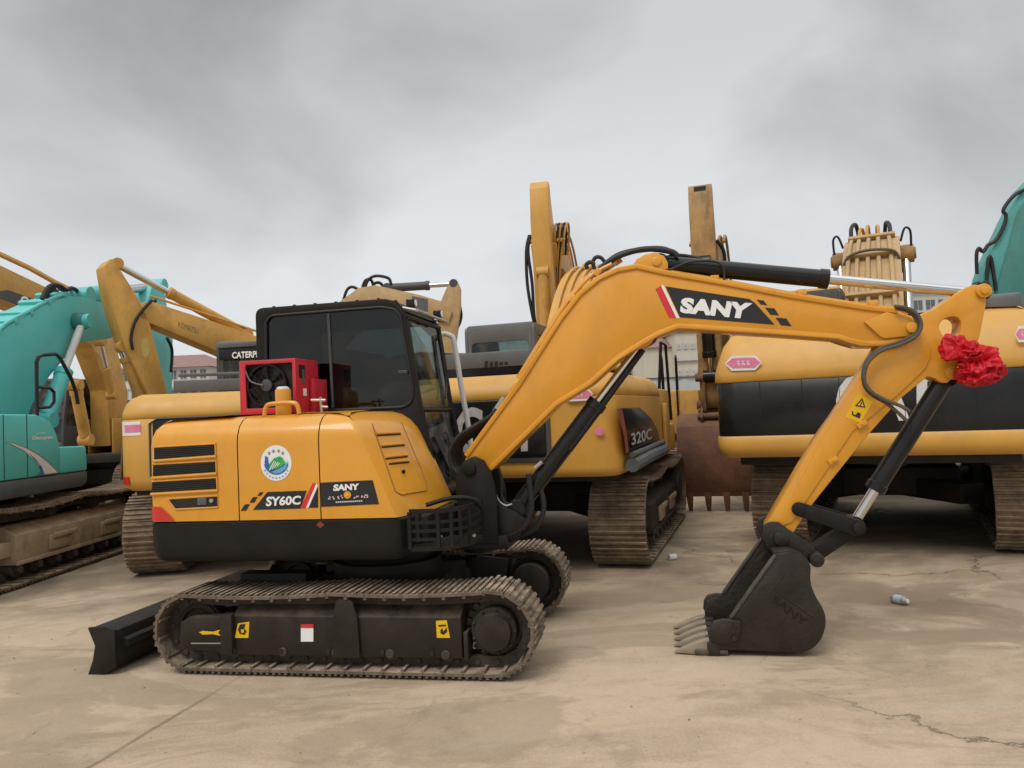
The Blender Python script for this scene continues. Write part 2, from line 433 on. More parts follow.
def big_frame(x0, x1):
    def fn(t, yc, W, out, m_):
        mb = MB()
        prof = [(-.24, .26), (.24, .26), (.24, .58), (.08, .68), (-.08, .68), (-.24, .58)]
        a = [Vector((x0+.42, yc+y, z)) for y, z in prof]; b = [Vector((x1-.5, yc+y, z)) for y, z in prof]
        mb.loft([a, b], True, True)
        mb.box((x0+.1, yc-.2, .36), (x0+.6, yc+.2, .52))
        mb.box((x1-.7, yc-.2, .30), (x1-.1, yc-.1, .60)); mb.box((x1-.7, yc+.1, .30), (x1-.1, yc+.2, .60))
        mb.box((x0+.42, yc+out*.235-.012, .25), (x1-.5, yc+out*.235+.02*out, .30))
        mb.build('track_frame', m_, t, bevel=.015)
        for x in (x0+1.0, x1-1.4):
            g = MB(); g.box((x, yc+out*.24, .33), (x+.42, yc+out*.275, .50)); g.box((x+.05, yc+out*.27, .46), (x+.5, yc+out*.30, .52))
            g.build('step_bracket', RUSTF, t, bevel=.01)
        for x in (x0+1.25, x1-1.3):
            c = MB(); c.cyl((x, yc-.16, .78), (x, yc+.16, .78), .075, n=14); c.box((x-.06, yc-.05, .62), (x+.06, yc+.05, .78)); c.build('carrier_roller', CHAIN, t, bevel=.006, seg=1)
    return fn

def undercarriage_big(root, L=4.4, g=1.19, W=.6, Ht=.92, yaw=0., frame_m=None, seed=1, pitch=.19, shoe=None, yoff=0.):
    frame_m = frame_m or BKD
    u = bpy.data.objects.new('undercarriage', None); COL.objects.link(u); u.parent = root; u.rotation_euler = (0, 0, math.radians(yaw)); u.empty_display_size = .3
    c = MB(); c.box((-.75, -.9, .45), (.75, .9, .80)); c.cyl((0, 0, .78), (0, 0, 1.04), .62, n=32)
    for sx in (-1, 1):
        for sy in (-1, 1):
            R = Matrix.Rotation(math.radians(35*sx*sy), 3, 'Z')
            c.box((-.6, -.16, .42), (.6, .16, .66), R, (sx*.8, sy*.65, 0))
    c.build('car_body', BKD, u, bevel=.02)
    r = (Ht-.05)/2
    for sy in (-1, 1):
        tk = track(root, sy*g+yoff, W, -L/2+r, L/2-r, r*.97, r, pitch, .05, shoe or SHOED, frame_m, 3, .026, big_frame(-L/2+r, L/2-r), sy, seed=seed+sy)
        tk.parent = root; tk.rotation_euler = (0, 0, math.radians(yaw))
    # keep the depth of the tree at thing > part > sub-part
    for ch in list(u.children): ch.parent = root; ch.rotation_euler = (0, 0, math.radians(yaw))
    bpy.data.objects.remove(u)

# ------------------------------------------------------------------ hydraulic ram
def ram(root, p0, p1, r, frac, m_, name='cylinder', rod_r=None, eye=True, rod_m=None):
    p0, p1 = Vector(p0), Vector(p1); d = p1-p0; q = p0+d*frac
    mb = MB(); mb.cyl(p0+d.normalized()*r*.6, q, r, n=20); mb.cyl(q-d.normalized()*r*.8, q+d.normalized()*r*.15, r*1.12, n=20)
    if eye: mb.cyl(p0-Vector((0, r*1.1, 0)), p0+Vector((0, r*1.1, 0)), r*1.05, n=16)
    b = mb.build(name, m_, root, bevel=.004, seg=1)
    rd = MB(); rd.cyl(q, p1, rod_r or r*.55, n=16)
    rd.build('piston_rod', rod_m or CHROME, b)
    if eye:
        e = MB(); e.cyl(p1-Vector((0, r*1.15, 0)), p1+Vector((0, r*1.15, 0)), r*1.0, n=16); e.build('rod_eye', m_, b, bevel=.004, seg=1)
    return b

def offset_strip(line, t):
    """thicken an (x,z) polyline into a closed outline"""
    out1, out2 = [], []
    for i, p in enumerate(line):
        a = Vector(line[max(i-1, 0)]); b = Vector(line[min(i+1, len(line)-1)])
        d = (b-a).normalized(); n = Vector((-d.y, d.x))
        out1.append(tuple(Vector(p)+n*t)); out2.append(tuple(Vector(p)-n*t))
    return out1 + out2[::-1]

exec_parts = []

# ================================================================== the small excavator in front
MF = Frame(-1.03, 6.082, -11.0)
G_EX = 'excavators parked in the yard'
SX = thing('excavator', 'small new yellow and black excavator with red fan box, in front of the others', 'excavator', MF)
def S(pts, y): return MF.side(pts, y)
def P3(px, py, y): return MF.on(1, px, py, y)
def C1(x0, y0, k, pts): return [(x0+a/k, y0+b/k) for a, b in pts]     # survey-photo crop to full-frame pixels

# --- tracks and lower frame
def small_frame(near):
    def fn(t, yc, W, out, m_):
        mb = MB(); o = out
        prof = [(-.155, .13), (.155*1, .13), (.155, .395), (.04, .475), (-.10, .475), (-.155, .44)]
        prof = [(y*o, z) for y, z in prof]
        mb.loft([[Vector((-.80, yc+y, z)) for y, z in prof], [Vector((.82, yc+y, z)) for y, z in prof]], True, True)
        mb.build('track_frame', m_, t, bevel=.008)
        g = MB()
        g.prism([(-1.2, .22), (-1.15, .16), (-.86, .15), (-.84, .38), (-.88, .40), (-1.12, .39), (-1.19, .35)], yc+o*.175, yc+o*.10)
        g.box((-.88, yc+o*.10, .14), (-.79, yc+o*.19, .41))
        g.build('idler_guard', m_, t, bevel=.012)
        y = MB(); y.prism([(-.06, .13), (.13, .13), (.12, .40), (.09, .50), (.05, .525), (.0, .525), (-.03, .50), (-.05, .40)], yc+o*.185, yc+o*.165)
        y.build('roller_bracket', m_, t, bevel=.006)
        c = MB(); c.cyl((.04, yc-.12, .475), (.04, yc+.16*o, .475), .045, n=14); c.build('carrier_roller', CHAIN, t, bevel=.004, seg=1)
        for x in (-.45, -.1, .28, .62):
            b = MB(); b.cyl((x, yc+o*.15, .165), (x, yc+o*.172, .165), .017, n=6); b.build('bolt', m_, t)
        s_ = MB(); s_.box((.83, yc+o*.02, .12), (.86, yc+o*.15, .30)); s_.build('scraper_plate', m_, t, bevel=.005)
        if near:
            yy = yc+o*.158
            def st(nm, pts, m2, dy=0, yb=yy): flat(MB(), [P3(a, b_, yb+dy*o) for a, b_ in pts]).build(nm, m2, t)
            yg = yc+o*.158; k = C1(140, 540, 4.8, [(455,470),(470,400),(525,392),(520,470)]); st('warning_sticker', k, STICK, 0, yg)
            st('sticker_mark', C1(140, 540, 4.8, [(480,405),(505,403),(500,425),(512,440),(500,455),(478,450),(470,430)]), BLACKV, .003, yg)
            st('sticker_mark', C1(140, 540, 4.8, [(484,430),(498,428),(500,444),(486,446)]), STICK, .005, yg)
            st('data_plate', C1(290, 540, 4.8, [(52,488),(52,404),(112,404),(112,488)]), WHITE)
            st('plate_header', C1(290, 540, 4.8, [(52,422),(52,404),(112,404),(112,422)]), REDV, .003)
            st('warning_sticker', C1(290, 540, 4.8, [(705,470),(700,388),(752,385),(768,470)]), STICK)
            st('sticker_mark', C1(290, 540, 4.8, [(712,408),(748,406),(748,414),(712,416)]), BLACKV, .003)
            st('sticker_mark', C1(290, 540, 4.8, [(722,430),(732,425),(735,440),(752,420),(754,440),(738,455),(722,448)]), BLACKV, .003)
            ya = yc+o*.176
            st('arrow_sticker', C1(140, 540, 4.8, [(283,443),(300,436),(352,440),(385,430),(375,445),(388,460),(350,452),(300,454)]), STICK, .003, ya)
            st('step_line', C1(140, 540, 4.8, [(245,493),(408,493),(408,499),(245,499)]), STEEL, .003, ya)
    return fn
for sy in (-1, 1):
    track(SX, sy*.75, .40, -1.115, 1.03, .25, .264, .135, .018, SHOE, FRM, 3, .017, small_frame(sy < 0), sy, seed=3+sy, jitter=.002)
lb = MB()
lb.box((-.5, -.5, .30), (.5, .5, .50))
for sx in (-1, 1):
    for sy in (-1, 1):
        a = [Vector((sx*.25, sy*.35, z)) + Vector((0, w_, 0)) for w_, z in ((-.14, .28), (.14, .28), (.14, .52), (-.14, .52))]
        b = [Vector((sx*.55, sy*.66, z)) + Vector((0, w_, 0)) for w_, z in ((-.14, .18), (.14, .18), (.14, .42), (-.14, .42))]
        lb.loft([a, b], True, True)
lb.cyl((0, 0, .48), (0, 0, .63), .42, n=32); lb.cyl((0, 0, .62), (0, 0, .78), .37, n=32)
lb.box((-.98, -.50, .34), (-.45, -.36, .60)); lb.build('car_body', BK, SX, bevel=.012)
sg = MB(); sg.prism([(.2, .20), (.8, .24), (.86, .50), (.62, .53), (.3, .40)], .50, .56); sg.build('frame_gusset', BK, SX, bevel=.01)

# --- dozer blade at the rear
prof = [(-1.86, .0), (-1.80, .06), (-1.79, .15), (-1.815, .24), (-1.865, .31), (-1.84, .335), (-1.76, .325), (-1.69, .30), (-1.66, .18), (-1.69, .05), (-1.80, -.0)]
prof = [(x, z-.008) for x, z in prof]
bl = MB(); bl.prism(prof, -.96, .96)
blade = bl.build('dozer_blade', BK, SX, bevel=.006)
e = MB(); e.prism([(-1.88, .0), (-1.84, .10), (-1.82, .2), (-1.875, .325), (-1.74, .335), (-1.66, .31), (-1.66, .05), (-1.75, .0)], -.985, -.962); e.build('blade_end_plate', BK, blade, bevel=.004)
e = MB(); e.prism([(-1.88, .0), (-1.84, .10), (-1.82, .2), (-1.875, .325), (-1.74, .335), (-1.66, .31), (-1.66, .05), (-1.75, .0)], .962, .985); e.build('blade_end_plate', BK, blade, bevel=.004)
e = MB(); e.cyl((-1.655, -.9, .20), (-1.655, .9, .20), .035, n=10); e.build('blade_rib', BK, blade)
for sy in (-1, 1):
    e = MB(); e.prism([(-1.69, .10), (-1.69, .27), (-.45, .42), (-.45, .30)], sy*.36-.06, sy*.36+.06); e.build('blade_arm', BK, SX, bevel=.01)
ram(SX, (-.45, 0, .46), (-1.66, 0, .26), .055, .6, BK, 'blade_cylinder')

# --- upper deck / counterweight skirt
dp = roundpath([(-1.43, .92), (-1.43, -.93), (.43, -.93), (.62, -.50), (.62, -.2)], [0, .12, .06, .05, 0], 7)
mb = MB(); shell(mb, dp, [(.10, .755), (.035, .775), (.006, .82), (0, .87), (0, 1.035), (.012, 1.045)], side=1)
mb.build('counterweight', BK, SX, sharp=50)
mb = MB(); mb.box((-1.2, -.75, .78), (.58, .88, 1.04)); mb.build('deck_frame', BK, SX, bevel=.02)
mb = MB(); flat(mb, [P3(*q, -.9325) for q in C1(230, 440, 5.69, [(490,482),(512,462),(538,482),(512,502)])]); mb.build('reflector', mat('red_brown_reflector', (.22, .035, .02), .4), SX)

# --- hood panels
sA = P3(238, 470, -.93).x; sB = P3(319.5, 470, -.93).x
hp = [(0, 1.05), (0, 1.575), (.008, 1.63), (.035, 1.69), (.085, 1.735), (.15, 1.757), (.60, 1.775)]
pa = roundpath([(-1.415, .30), (-1.415, -.93), (sA-.004, -.93)], [0, .09, 0], 8)
mb = MB(); shell(mb, pa, hp); hoodA = mb.build('engine_door', Y, SX, sharp=50)
mb = MB(); shell(mb, [(sA+.004, -.93), (sB-.004, -.93)], hp); hoodB = mb.build('side_door', Y, SX, sharp=50)
def ringC(z, inset):
    bx = .41-.29*(z-1.09)/.68
    pts = [(sB+.004, -.93), (bx-.05, -.93), (bx-.012, -.925), (bx+.008, -.89), (bx+.125, -.50), (bx+.125, .0)]
    ns = inward(pts, 1)
    return [Vector((p[0]+(n.x*inset if i else 0), p[1]+n.y*inset, z)) for i, (p, n) in enumerate(zip(pts, ns))]
mb = MB(); rings = [ringC(z, o) for o, z in hp]; mb.loft(rings)
for r_ in (rings[0], rings[-1]): mb.add(r_, [tuple(range(len(r_)))])
hoodC = mb.build('tank_cover', Y, SX, sharp=50)
mb = MB(); mb.box((-1.28, -.80, 1.04), (.05, .2, 1.62)); mb.build('engine_bay', BKD, SX)
# vents on the slanted front corner
def onC(px, py, lift=.0):
    """point on the slanted corner face of the tank cover"""
    best = None
    for k in range(0, 431):
        y = -.90+.001*k*1.0
        v = P3(px, py, y); bx = .41-.29*(v.z-1.09)/.68
        xf = bx+.008+(v.y+.89)*(.117/.39)
        if best is None or abs(v.x-xf) < best[0]: best = (abs(v.x-xf), v)
    v = best[1]; return v + Vector((.95, -.30, .28)).normalized()*lift
for q in ([(820,140),(895,136)], [(835,178),(908,172)], [(848,215),(918,208)], [(858,232),(922,226)]):
    a, b = C1(120, 390, 3.2, q)
    pa_, pb_ = onC(*a, .004), onC(*b, .004)
    mb = MB(); mb.tube([pa_, pb_], .009, n=8, smooth=False); mb.build('vent_louver', Y, hoodC)
    mb = MB(); dz = Vector((0, 0, -.014)); mb.tube([pa_+dz, pb_+dz], .006, n=6, smooth=False); mb.build('vent_slot', BKD, hoodC)
frm = C1(120, 390, 3.2, [(806,108),(880,325),(900,336),(978,322),(982,300),(900,105)])
mb = MB(); q = [onC(*a, .003) for a in frm]; mb.tube(q, .004, n=6, smooth=False); mb.build('flap_seam', mat('seam_brown', (.28, .13, .015), .6), hoodC)  # brownish yellow line drawn round the flap joint
mb = MB(); v = onC(*C1(120, 390, 3.2, [(905, 262)])[0], 0); mb.cyl(v, v+Vector((.012, -.004, .003)), .014, n=12); mb.build('lock', BKG, hoodC)
# grille openings of the engine door
YS = -.9305
lv = [[(110,185),(303,174),(305,208),(110,223)], [(107,240),(306,229),(307,263),(106,277)], [(104,295),(308,282),(310,317),(103,329)]]
for q in lv:
    c = C1(120, 390, 3.2, q); pts = [P3(a, b, YS) for a, b in c]
    mb = MB()
    fr_ = [v + Vector((0, -.004, 0)) for v in pts]; bk = [v + Vector((0, .01, 0)) for v in pts]
    mb.loft([fr_, bk], True, True); mb.build('grille', BKD, hoodA)
    mb = MB()
    lo = [pts[3]+Vector((-.005, -.006, -.010)), pts[2]+Vector((.01, -.006, -.010))]
    mb.tube(lo, .011, n=8, smooth=False); up_ = [pts[0]+Vector((-.005, -.004, .005)), pts[1]+Vector((.01, -.004, .005))]; mb.tube(up_, .006, n=8, smooth=False)
    mb.tube([pts[1]+Vector((.006, -.003, 0)), pts[2]+Vector((.006, -.003, 0))], .006, n=8, smooth=False)
    mb.build('grille_lip', Y, hoodA)
    mb = MB()
    for k in range(1, 6):
        t = k/6; a = pts[0].lerp(pts[3], t); b = pts[1].lerp(pts[2], t); mb.tube([a+Vector((.004, -.006, 0)), b+Vector((-.004, -.006, 0))], .003, n=5, smooth=False)
    mb.build('grille_slat', BK, hoodA)
c = C1(120, 390, 3.2, [(152,348),(313,338),(314,375),(178,382)]); pts = [P3(a, b, YS) for a, b in c]
mb = MB(); mb.loft([[v+Vector((0, -.004, 0)) for v in pts], [v+Vector((0, .01, 0)) for v in pts]], True, True); mb.build('grille', BKD, hoodA)
mb = MB(); mb.tube(pts+[pts[0]], .008, n=8, smooth=False); mb.build('grille_lip', Y, hoodA)
mb = MB(); p = P3(202, 501, -.936); mb.box((-.035, -.004, -.028), (.035, .004, .028), None, p); mb.build('door_latch', GREY, hoodA, bevel=.004)
mb = MB(); p = P3(212, 500.5, -.936); mb.cyl(p, p+Vector((0, -.012, 0)), .014, n=10); mb.build('lock', STEEL, hoodA)
# tail lamp wrapped round the corner
lp = roundpath([(-1.415, -.62), (-1.415, -.93), (-1.20, -.93)], [0, .09, 0], 8)
mb = MB(); ns = inward(lp, 1); n_ = len(lp); rings = []
for z_, fr_ in ((1.056, 1), (1.10, .86), (1.155, .66)):
    k = [(p, n) for p, n in zip(lp, ns)]
    rings.append([Vector((p[0]+n.x*-.008 if p[0] < -1.29 else p[0]-(1-fr_)*.32, p[1]-n.y*.008, z_)) for p, n in k])
mb.loft(rings); mb.build('tail_lamp', REDL, SX, sharp=60)

# --- lettering on the panels
def dec(nm, k, pts, m2, parent, y=YS, dy=0.):
    return flat(MB(), [P3(a, b, y-dy) for a, b in C1(*k, pts)]).build(nm, m2, parent)
K = (230, 440, 5.69)
dec('model_stripe', K, [(130,398),(212,296),(436,288),(400,390)], BLACKV, hoodB, dy=.002)
for q in ([(155,318),(170,297),(190,296),(176,317)], [(110,357),(130,325),(157,324),(138,356)], [(60,403),(85,366),(113,365),(92,402)]):
    dec('check_mark', K, q, BLACKV, hoodB, dy=.002)
dec('check_mark', K, [(157,318+2),(176,319),(168,332),(150,345),(138,356)], BLACKV, hoodB, dy=.002) if False else None
dec('red_stripe', K, [(398,390),(470,246),(492,245),(432,388)], REDV, hoodB, dy=.002)
dec('white_stripe', K, [(432,388),(492,245),(500,262),(446,386)], WHITE, hoodB, dy=.002)
dec('model_stripe', K, [(446,386),(501,262),(501,385)], BLACKV, hoodB, dy=.002)
mb = MB(); letters(mb, 'SY60C', [P3(*q, YS-.005) for q in C1(*K, [(203,378),(400,367),(404,315),(208,322)])], bold=.035); mb.build('model_lettering', WHITE, hoodB)
dec('maker_panel', K, [(514,243),(812,228),(848,365),(514,381)], BLACKV, hoodC, dy=.002)
mb = MB(); letters(mb, 'SANY', [P3(*q, YS-.005) for q in C1(*K, [(586,291),(737,283),(735,247),(590,253)])], bold=.055); mb.build('maker_lettering', WHITE, hoodC)
rnd = random.Random(2); mb = MB(); mr_ = MB()
for i, x in enumerate([557, 578, 610, 626, 700, 714, 742, 758, 772]):
    y0 = 316-(x-557)*.05
    for s_ in range(3):
        xx = x+rnd.uniform(0, 10); yy = y0+rnd.uniform(0, 18)
        q = [(xx, yy+6), (xx, yy), (xx+rnd.uniform(5, 11), yy), (xx+8, yy+6)]
        flat(mb if s_ else mr_, [P3(a, b, YS-.005) for a, b in C1(*K, q)])
for x in range(602, 750, 11):
    y0 = 352-(x-557)*.05; q = [(x, y0+8), (x, y0), (x+7, y0), (x+7, y0+8)]; flat(mb, [P3(a, b, YS-.005) for a, b in C1(*K, q)])
mb.build('small_print', WHITEW, hoodC); mr_.build('small_print', PINKV, hoodC)
cc = [(668+21*math.cos(a*math.pi/12), 312+21*math.sin(a*math.pi/12)) for a in range(24)]
dec('round_badge', K, cc, ORANGEV, hoodC, dy=.006)
dec('round_badge', K, [(668+9*math.cos(a*math.pi/8), 312+9*math.sin(a*math.pi/8)) for a in range(16)], STICK, hoodC, dy=.009)
# round emblem on the side door
ex, ey, er = 262.5, 131, 1.0
def ell(rx, ry, a0=0, a1=360, n=32, cx=ex, cy=ey): return [(cx+rx*math.cos(math.radians(a0+(a1-a0)*i/n)), cy+ry*math.sin(math.radians(a0+(a1-a0)*i/n))) for i in range(n+(0 if a1-a0 >= 360 else 1))]
emb = dec('emblem', K, ell(88, 102), WHITE, hoodB, dy=.002)
dec('emblem_wave', K, ell(70, 72, 10, 170, 20, cy=ey-6), BLUEV, hoodB, dy=.005)
dec('emblem_swirl', K, [(196,130),(200,90),(214,96),(218,130),(226,150),(238,170),(216,164)], BLUEV, hoodB, dy=.007)
dec('emblem_swirl', K, [(236,182),(300,150),(330,120),(320,160),(290,186),(260,192)], LBLUEV, hoodB, dy=.007)
dec('emblem_leaf', K, [(218,178),(226,134),(250,104),(284,92),(302,106),(290,132),(262,150)], GREENV, hoodB, dy=.009)
dec('emblem_leaf', K, [(240,168),(268,136),(304,114),(316,126),(296,148),(262,164)], mat('leaf_green', (.05, .42, .06), .4), hoodB, dy=.011)
for k in range(4):
    dec('emblem_rib', K, [(222+k*14,172-k*8),(250+k*10,118+k*4),(254+k*10,120+k*4),(227+k*14,174-k*8)], WHITE, hoodB, dy=.013)
for x, y in ((222,76),(246,64),(276,63),(300,75)):
    mb = MB()
    for (a, b, c, d) in ((-8,-7,8,-4),(-2,-9,2,8),(-9,2,9,5)): flat(mb, [P3(u_, v_, YS-.005) for u_, v_ in C1(*K, [(x+a,y+b),(x+c,y+b),(x+c,y+d),(x+a,y+d)])])
    mb.build('emblem_character', SIGNG, hoodB)
for k in range(9):
    a = math.radians(150-k*15); x, y = ex+74*math.cos(a), ey+86*math.sin(a)
    dec('emblem_letter', K, [(x-5,y-4),(x+5,y-4),(x+4,y+4),(x-4,y+4)], LBLUEV, hoodB, dy=.005)

# --- cab
cy0, cy1 = -.05, .90
cp = [(-1.04, 1.05), (-1.04, 2.645), (.13, 2.645), (.23, 2.50), (.315, 1.83), (.46, 1.05)]
cpr = roundpath(cp+[], [0, .07, .10, .08, .05, 0], 5, closed=True)
win = [P3(*q, cy0) for q in C1(220, 260, 3.657, [(168,222),(190,203),(590,172),(640,180),(660,205),(707,480),(700,520),(670,538),(180,558),(172,545)])]
wo = [(v.x, v.z) for v in win]
wo = roundpath(wo, .03, 3, closed=True)
cab = bpy.data.objects.new('cab', None); COL.objects.link(cab); cab.parent = SX; cab.empty_display_size = .2
mb = MB(); mb.prism(cpr, cy0, cy0+.05, holes=[wo]); mb.build('side_wall', BK, cab, bevel=.012, sharp=50)
mb = MB(); mb.prism(wo, cy0+.012, cy0+.020); mb.build('side_window', TINT, cab)
mb = MB(); mb.tube([(a, cy0-.002, b) for a, b in wo]+[(wo[0][0], cy0-.002, wo[0][1])], .011, n=8, smooth=False); mb.build('window_gasket', HOSE, cab)
dv = [P3(*q, cy0) for q in C1(220, 260, 3.657, [(395,195),(412,540)])]
mb = MB(); mb.tube([dv[0]+Vector((0, .006, 0)), dv[1]+Vector((0, .006, 0))], .012, n=6, smooth=False); mb.build('sliding_pane_edge', GREYD, cab)
# far wall with its own opening, roof, rear, floor and front frame
wo2 = [(-.90, 1.65), (-.90, 2.52), (.06, 2.52), (.16, 2.42), (.24, 1.80), (.2, 1.65)]
mb = MB(); mb.prism(cpr, cy1-.05, cy1, holes=[wo2]); mb.build('side_wall', BK, cab, bevel=.012, sharp=50)
mb = MB(); mb.prism(wo2, cy1-.03, cy1-.022); mb.build('side_window', GLASSG, cab)
mb = MB(); mb.prism([(-1.03, 2.56), (-1.03, 2.625), (-1.0, 2.64), (.11, 2.64), (.17, 2.60), (.20, 2.545)], cy0+.048, cy1-.048)
mb.build('roof', BK, cab, bevel=.01)
mb = MB(); mb.box((-1.035, cy0+.048, 1.06), (-.99, cy1-.048, 2.58)); mb.build('rear_wall', BKD, cab)
mb = MB(); mb.box((-1.0, cy0+.05, 1.06), (.43, cy1-.05, 1.12)); mb.build('cab_floor', BKD, cab)
for yy in (cy0+.03, cy1-.03):
    mb = MB(); mb.tube([(.135, yy, 2.62), (.225, yy, 2.49), (.305, yy, 1.84), (.44, yy, 1.10)], .026, n=8, smooth=False); mb.build('front_pillar', BK, cab)
mb = MB(); mb.tube([(.225, cy0, 2.50), (.225, cy1, 2.50)], .022, n=8, smooth=False); mb.build('front_header', BK, cab)
mb = MB(); mb.tube([(.315, cy0+.02, 1.76), (.315, cy1-.02, 1.76)], .018, n=8, smooth=False); mb.build('front_crossbar', BK, cab)
mb = MB(); mb.tube([(.44, cy0, 1.10), (.44, cy1, 1.10)], .04, n=8, smooth=False); mb.build('front_sill', BK, cab)
mb = MB(); mb.add([(.23, cy0+.05, 2.48), (.23, cy1-.05, 2.48), (.318, cy1-.05, 1.78), (.318, cy0+.05, 1.78)], [(0, 1, 2, 3)]); mb.build('windscreen', GLASS, cab)
mb = MB(); mb.add([(.325, cy0+.05, 1.74), (.325, cy1-.05, 1.74), (.438, cy1-.05, 1.13), (.438, cy0+.05, 1.13)], [(0, 1, 2, 3)]); mb.build('lower_windscreen', GLASS, cab)
mb = MB(); mb.box((-.72, .2, 1.12), (-.2, .68, 1.5)); mb.box((-.78, .2, 1.45), (-.6, .68, 2.2)); mb.build('seat', SEATM, cab, bevel=.05)
mb = MB(); mb.box((.02, .12, 1.12), (.12, .22, 1.75)); mb.box((.02, .62, 1.12), (.12, .72, 1.75)); mb.build('control_column', GREYD, cab, bevel=.02)
mb = MB(); mb.box((.10, .10, 1.45), (.16, .18, 1.62)); mb.build('fire_extinguisher', RED, cab, bevel=.02)
# visor, wiper, lamps on the front edge of the roof
mb = MB(); mb.tube([(.20, cy0+.05, 2.57), (.32, cy0+.05, 2.54)], .012, n=6, smooth=False); mb.tube([(.20, cy1-.05, 2.57), (.32, cy1-.05, 2.54)], .012, n=6, smooth=False)
mb.tube([(.32, cy0+.03, 2.54), (.32, cy1-.03, 2.54)], .012, n=6, smooth=False); mb.build('visor_frame', STEEL, cab)
mb = MB(); mb.add([(.20, cy0+.05, 2.566), (.32, cy0+.05, 2.537), (.32, cy1-.05, 2.537), (.20, cy1-.05, 2.566)], [(0, 1, 2, 3)]); mb.build('visor', GLASS, cab)
for yy in (cy0+.10, cy1-.12):
    mb = MB(); mb.box((.22, yy-.04, 2.575), (.29, yy+.04, 2.64)); l_ = mb.build('work_lamp', BKG, cab, bevel=.012)
    mb = MB(); mb.cyl((.29, yy, 2.607), (.295, yy, 2.607), .027, n=14); mb.build('lamp_lens', WHITE, cab)
mb = MB(); mb.tube([(.27, .75, 2.42), (.33, .70, 2.0), (.345, .60, 1.86)], .008, n=6); mb.build('wiper', BKG, cab)
mb = MB(); hy = .97
mb.tube([(.20, hy-.06, 2.42), (.24, hy, 2.45), (.31, hy, 2.43), (.345, hy, 2.35), (.40, hy, 1.9), (.44, hy, 1.62), (.47, hy, 1.25), (.43, hy-.06, 1.22)], .024, n=10, sub=4); mb.build('grab_rail', WHITEW, cab)
for k in range(6):
    mb = MB(); x = -.9+k*.18; mb.cyl((x, cy0+.05, 2.643), (x, cy0+.05, 2.658), .014, n=8); mb.build('roof_bolt', BK, cab)
mb = MB(); mb.box((-.04, -.012, -.014), (.04, .0, .014), None, P3(403, 372, cy0)); mb.build('window_latch', GREYD, cab, bevel=.004)

# --- red condenser with fan
cx0, cx1, cyn, cyf, cz0, cz1 = -.905, -.465, -.55, -.17, 1.775, 2.175
cond = bpy.data.objects.new('condenser_unit', None); COL.objects.link(cond); cond.parent = SX; cond.empty_display_size = .1
mb = MB(); hole = roundpath([(cx0+.05, cz0+.045), (cx1-.015, cz0+.045), (cx1-.015, cz1-.03), (cx0+.05, cz1-.03)], .01, 2, closed=True)
mb.prism([(cx0, cz0), (cx1+.012, cz0), (cx1+.012, cz1), (cx0, cz1)], cyn, cyn+.02, holes=[hole])
mb.box((cx0, cyn+.02, cz0), (cx0+.012, cyf, cz1)); mb.box((cx1, cyn+.02, cz0), (cx1+.012, cyf, cz1))
mb.box((cx0+.012, cyn+.02, cz1-.012), (cx1, cyf, cz1)); mb.box((cx0+.012, cyn+.02, cz0), (cx1, cyf, cz0+.012)); mb.box((cx0+.012, cyf-.012, cz0+.012), (cx1, cyf, cz1-.012))
mb.build('case', RED, cond, bevel=.004)
mb = MB(); mb.box((cx1+.012, -.50, 2.03), (cx1+.014, -.40, 2.13)); mb.build('case_opening', BKD, cond)
mb = MB(); mb.box((cx1+.012, -.44, 1.90), (cx1+.0145, -.385, 1.955)); mb.build('case_label', WHITE, cond)
mb = MB(); mb.box((cx1+.012, -.45, 1.99), (cx1+.016, -.41, 2.10)); mb.build('case_clip', GREY, cond)
mb = MB(); mb.box((cx1+.014, -.34, cz0+.002), (cx1+.05, -.10, 2.03)); mb.build('dryer_box', RED, cond, bevel=.006)
fx, fz, fr_ = (cx0+cx1)/2-.005, (cz0+cz1)/2+.012, .158
mb = MB(); mb.box((cx0+.03, cyn+.045, cz0+.03), (cx1-.01, cyn+.06, cz1-.02)); mb.build('radiator_core', BKD, cond)
mb = MB()
mb.ring((fx, cyn+.004, fz), (fx, cyn+.04, fz), fr_, .012, n=36)
for rr in (.05, .085, .12): mb.ring((fx, cyn+.002, fz), (fx, cyn+.006, fz), rr, .003, n=30)
for k in range(4):
    a = math.pi*k/4+.2; d = Vector((math.cos(a), 0, math.sin(a)))*fr_; mb.tube([Vector((fx, cyn+.004, fz))-d, Vector((fx, cyn+.004, fz))+d], .003, n=5, smooth=False)
mb.build('fan_guard', BK, cond)
mb = MB(); mb.cyl((fx, cyn+.0, fz), (fx, cyn+.03, fz), .045, n=20); mb.build('fan_hub', GREYD, cond, bevel=.006)
mb = MB()
for k in range(7):
    a = 2*math.pi*k/7
    R = Matrix.Rotation(-a, 3, 'Y')
    pts = [R @ Vector((x, y, z)) + Vector((fx, cyn+.026, fz)) for x, y, z in ((.04, -.008, -.02), (.145, -.012, -.035), (.148, .012, .045), (.04, .008, .02))]
    mb.add(pts, [(0, 1, 2, 3)])
mb.build('fan_blades', BKG, cond)
mb = MB(); mb.tube([(cx0+.055, cyn-.004, 2.10), (cx0+.10, cyn-.012, 2.02), (fx-.02, cyn-.008, fz)], .006, n=6); mb.build('fan_cable', GREY, cond)
mb = MB(); mb.cyl((-.50, -.66, 1.75), (-.50, -.66, 1.945), .056, n=24); pc = mb.build('breather_post', Y, SX, bevel=.008)
mb = MB(); mb.cyl((-.50, -.66, 1.945), (-.50, -.66, 1.965), .050, .035, n=24); mb.build('breather_cap', WHITEW, pc, bevel=.006)
hh = [P3(*q, -.78) for q in C1(220, 260, 3.657, [(163,572),(168,540),(185,527),(262,522),(282,532),(290,562)])]
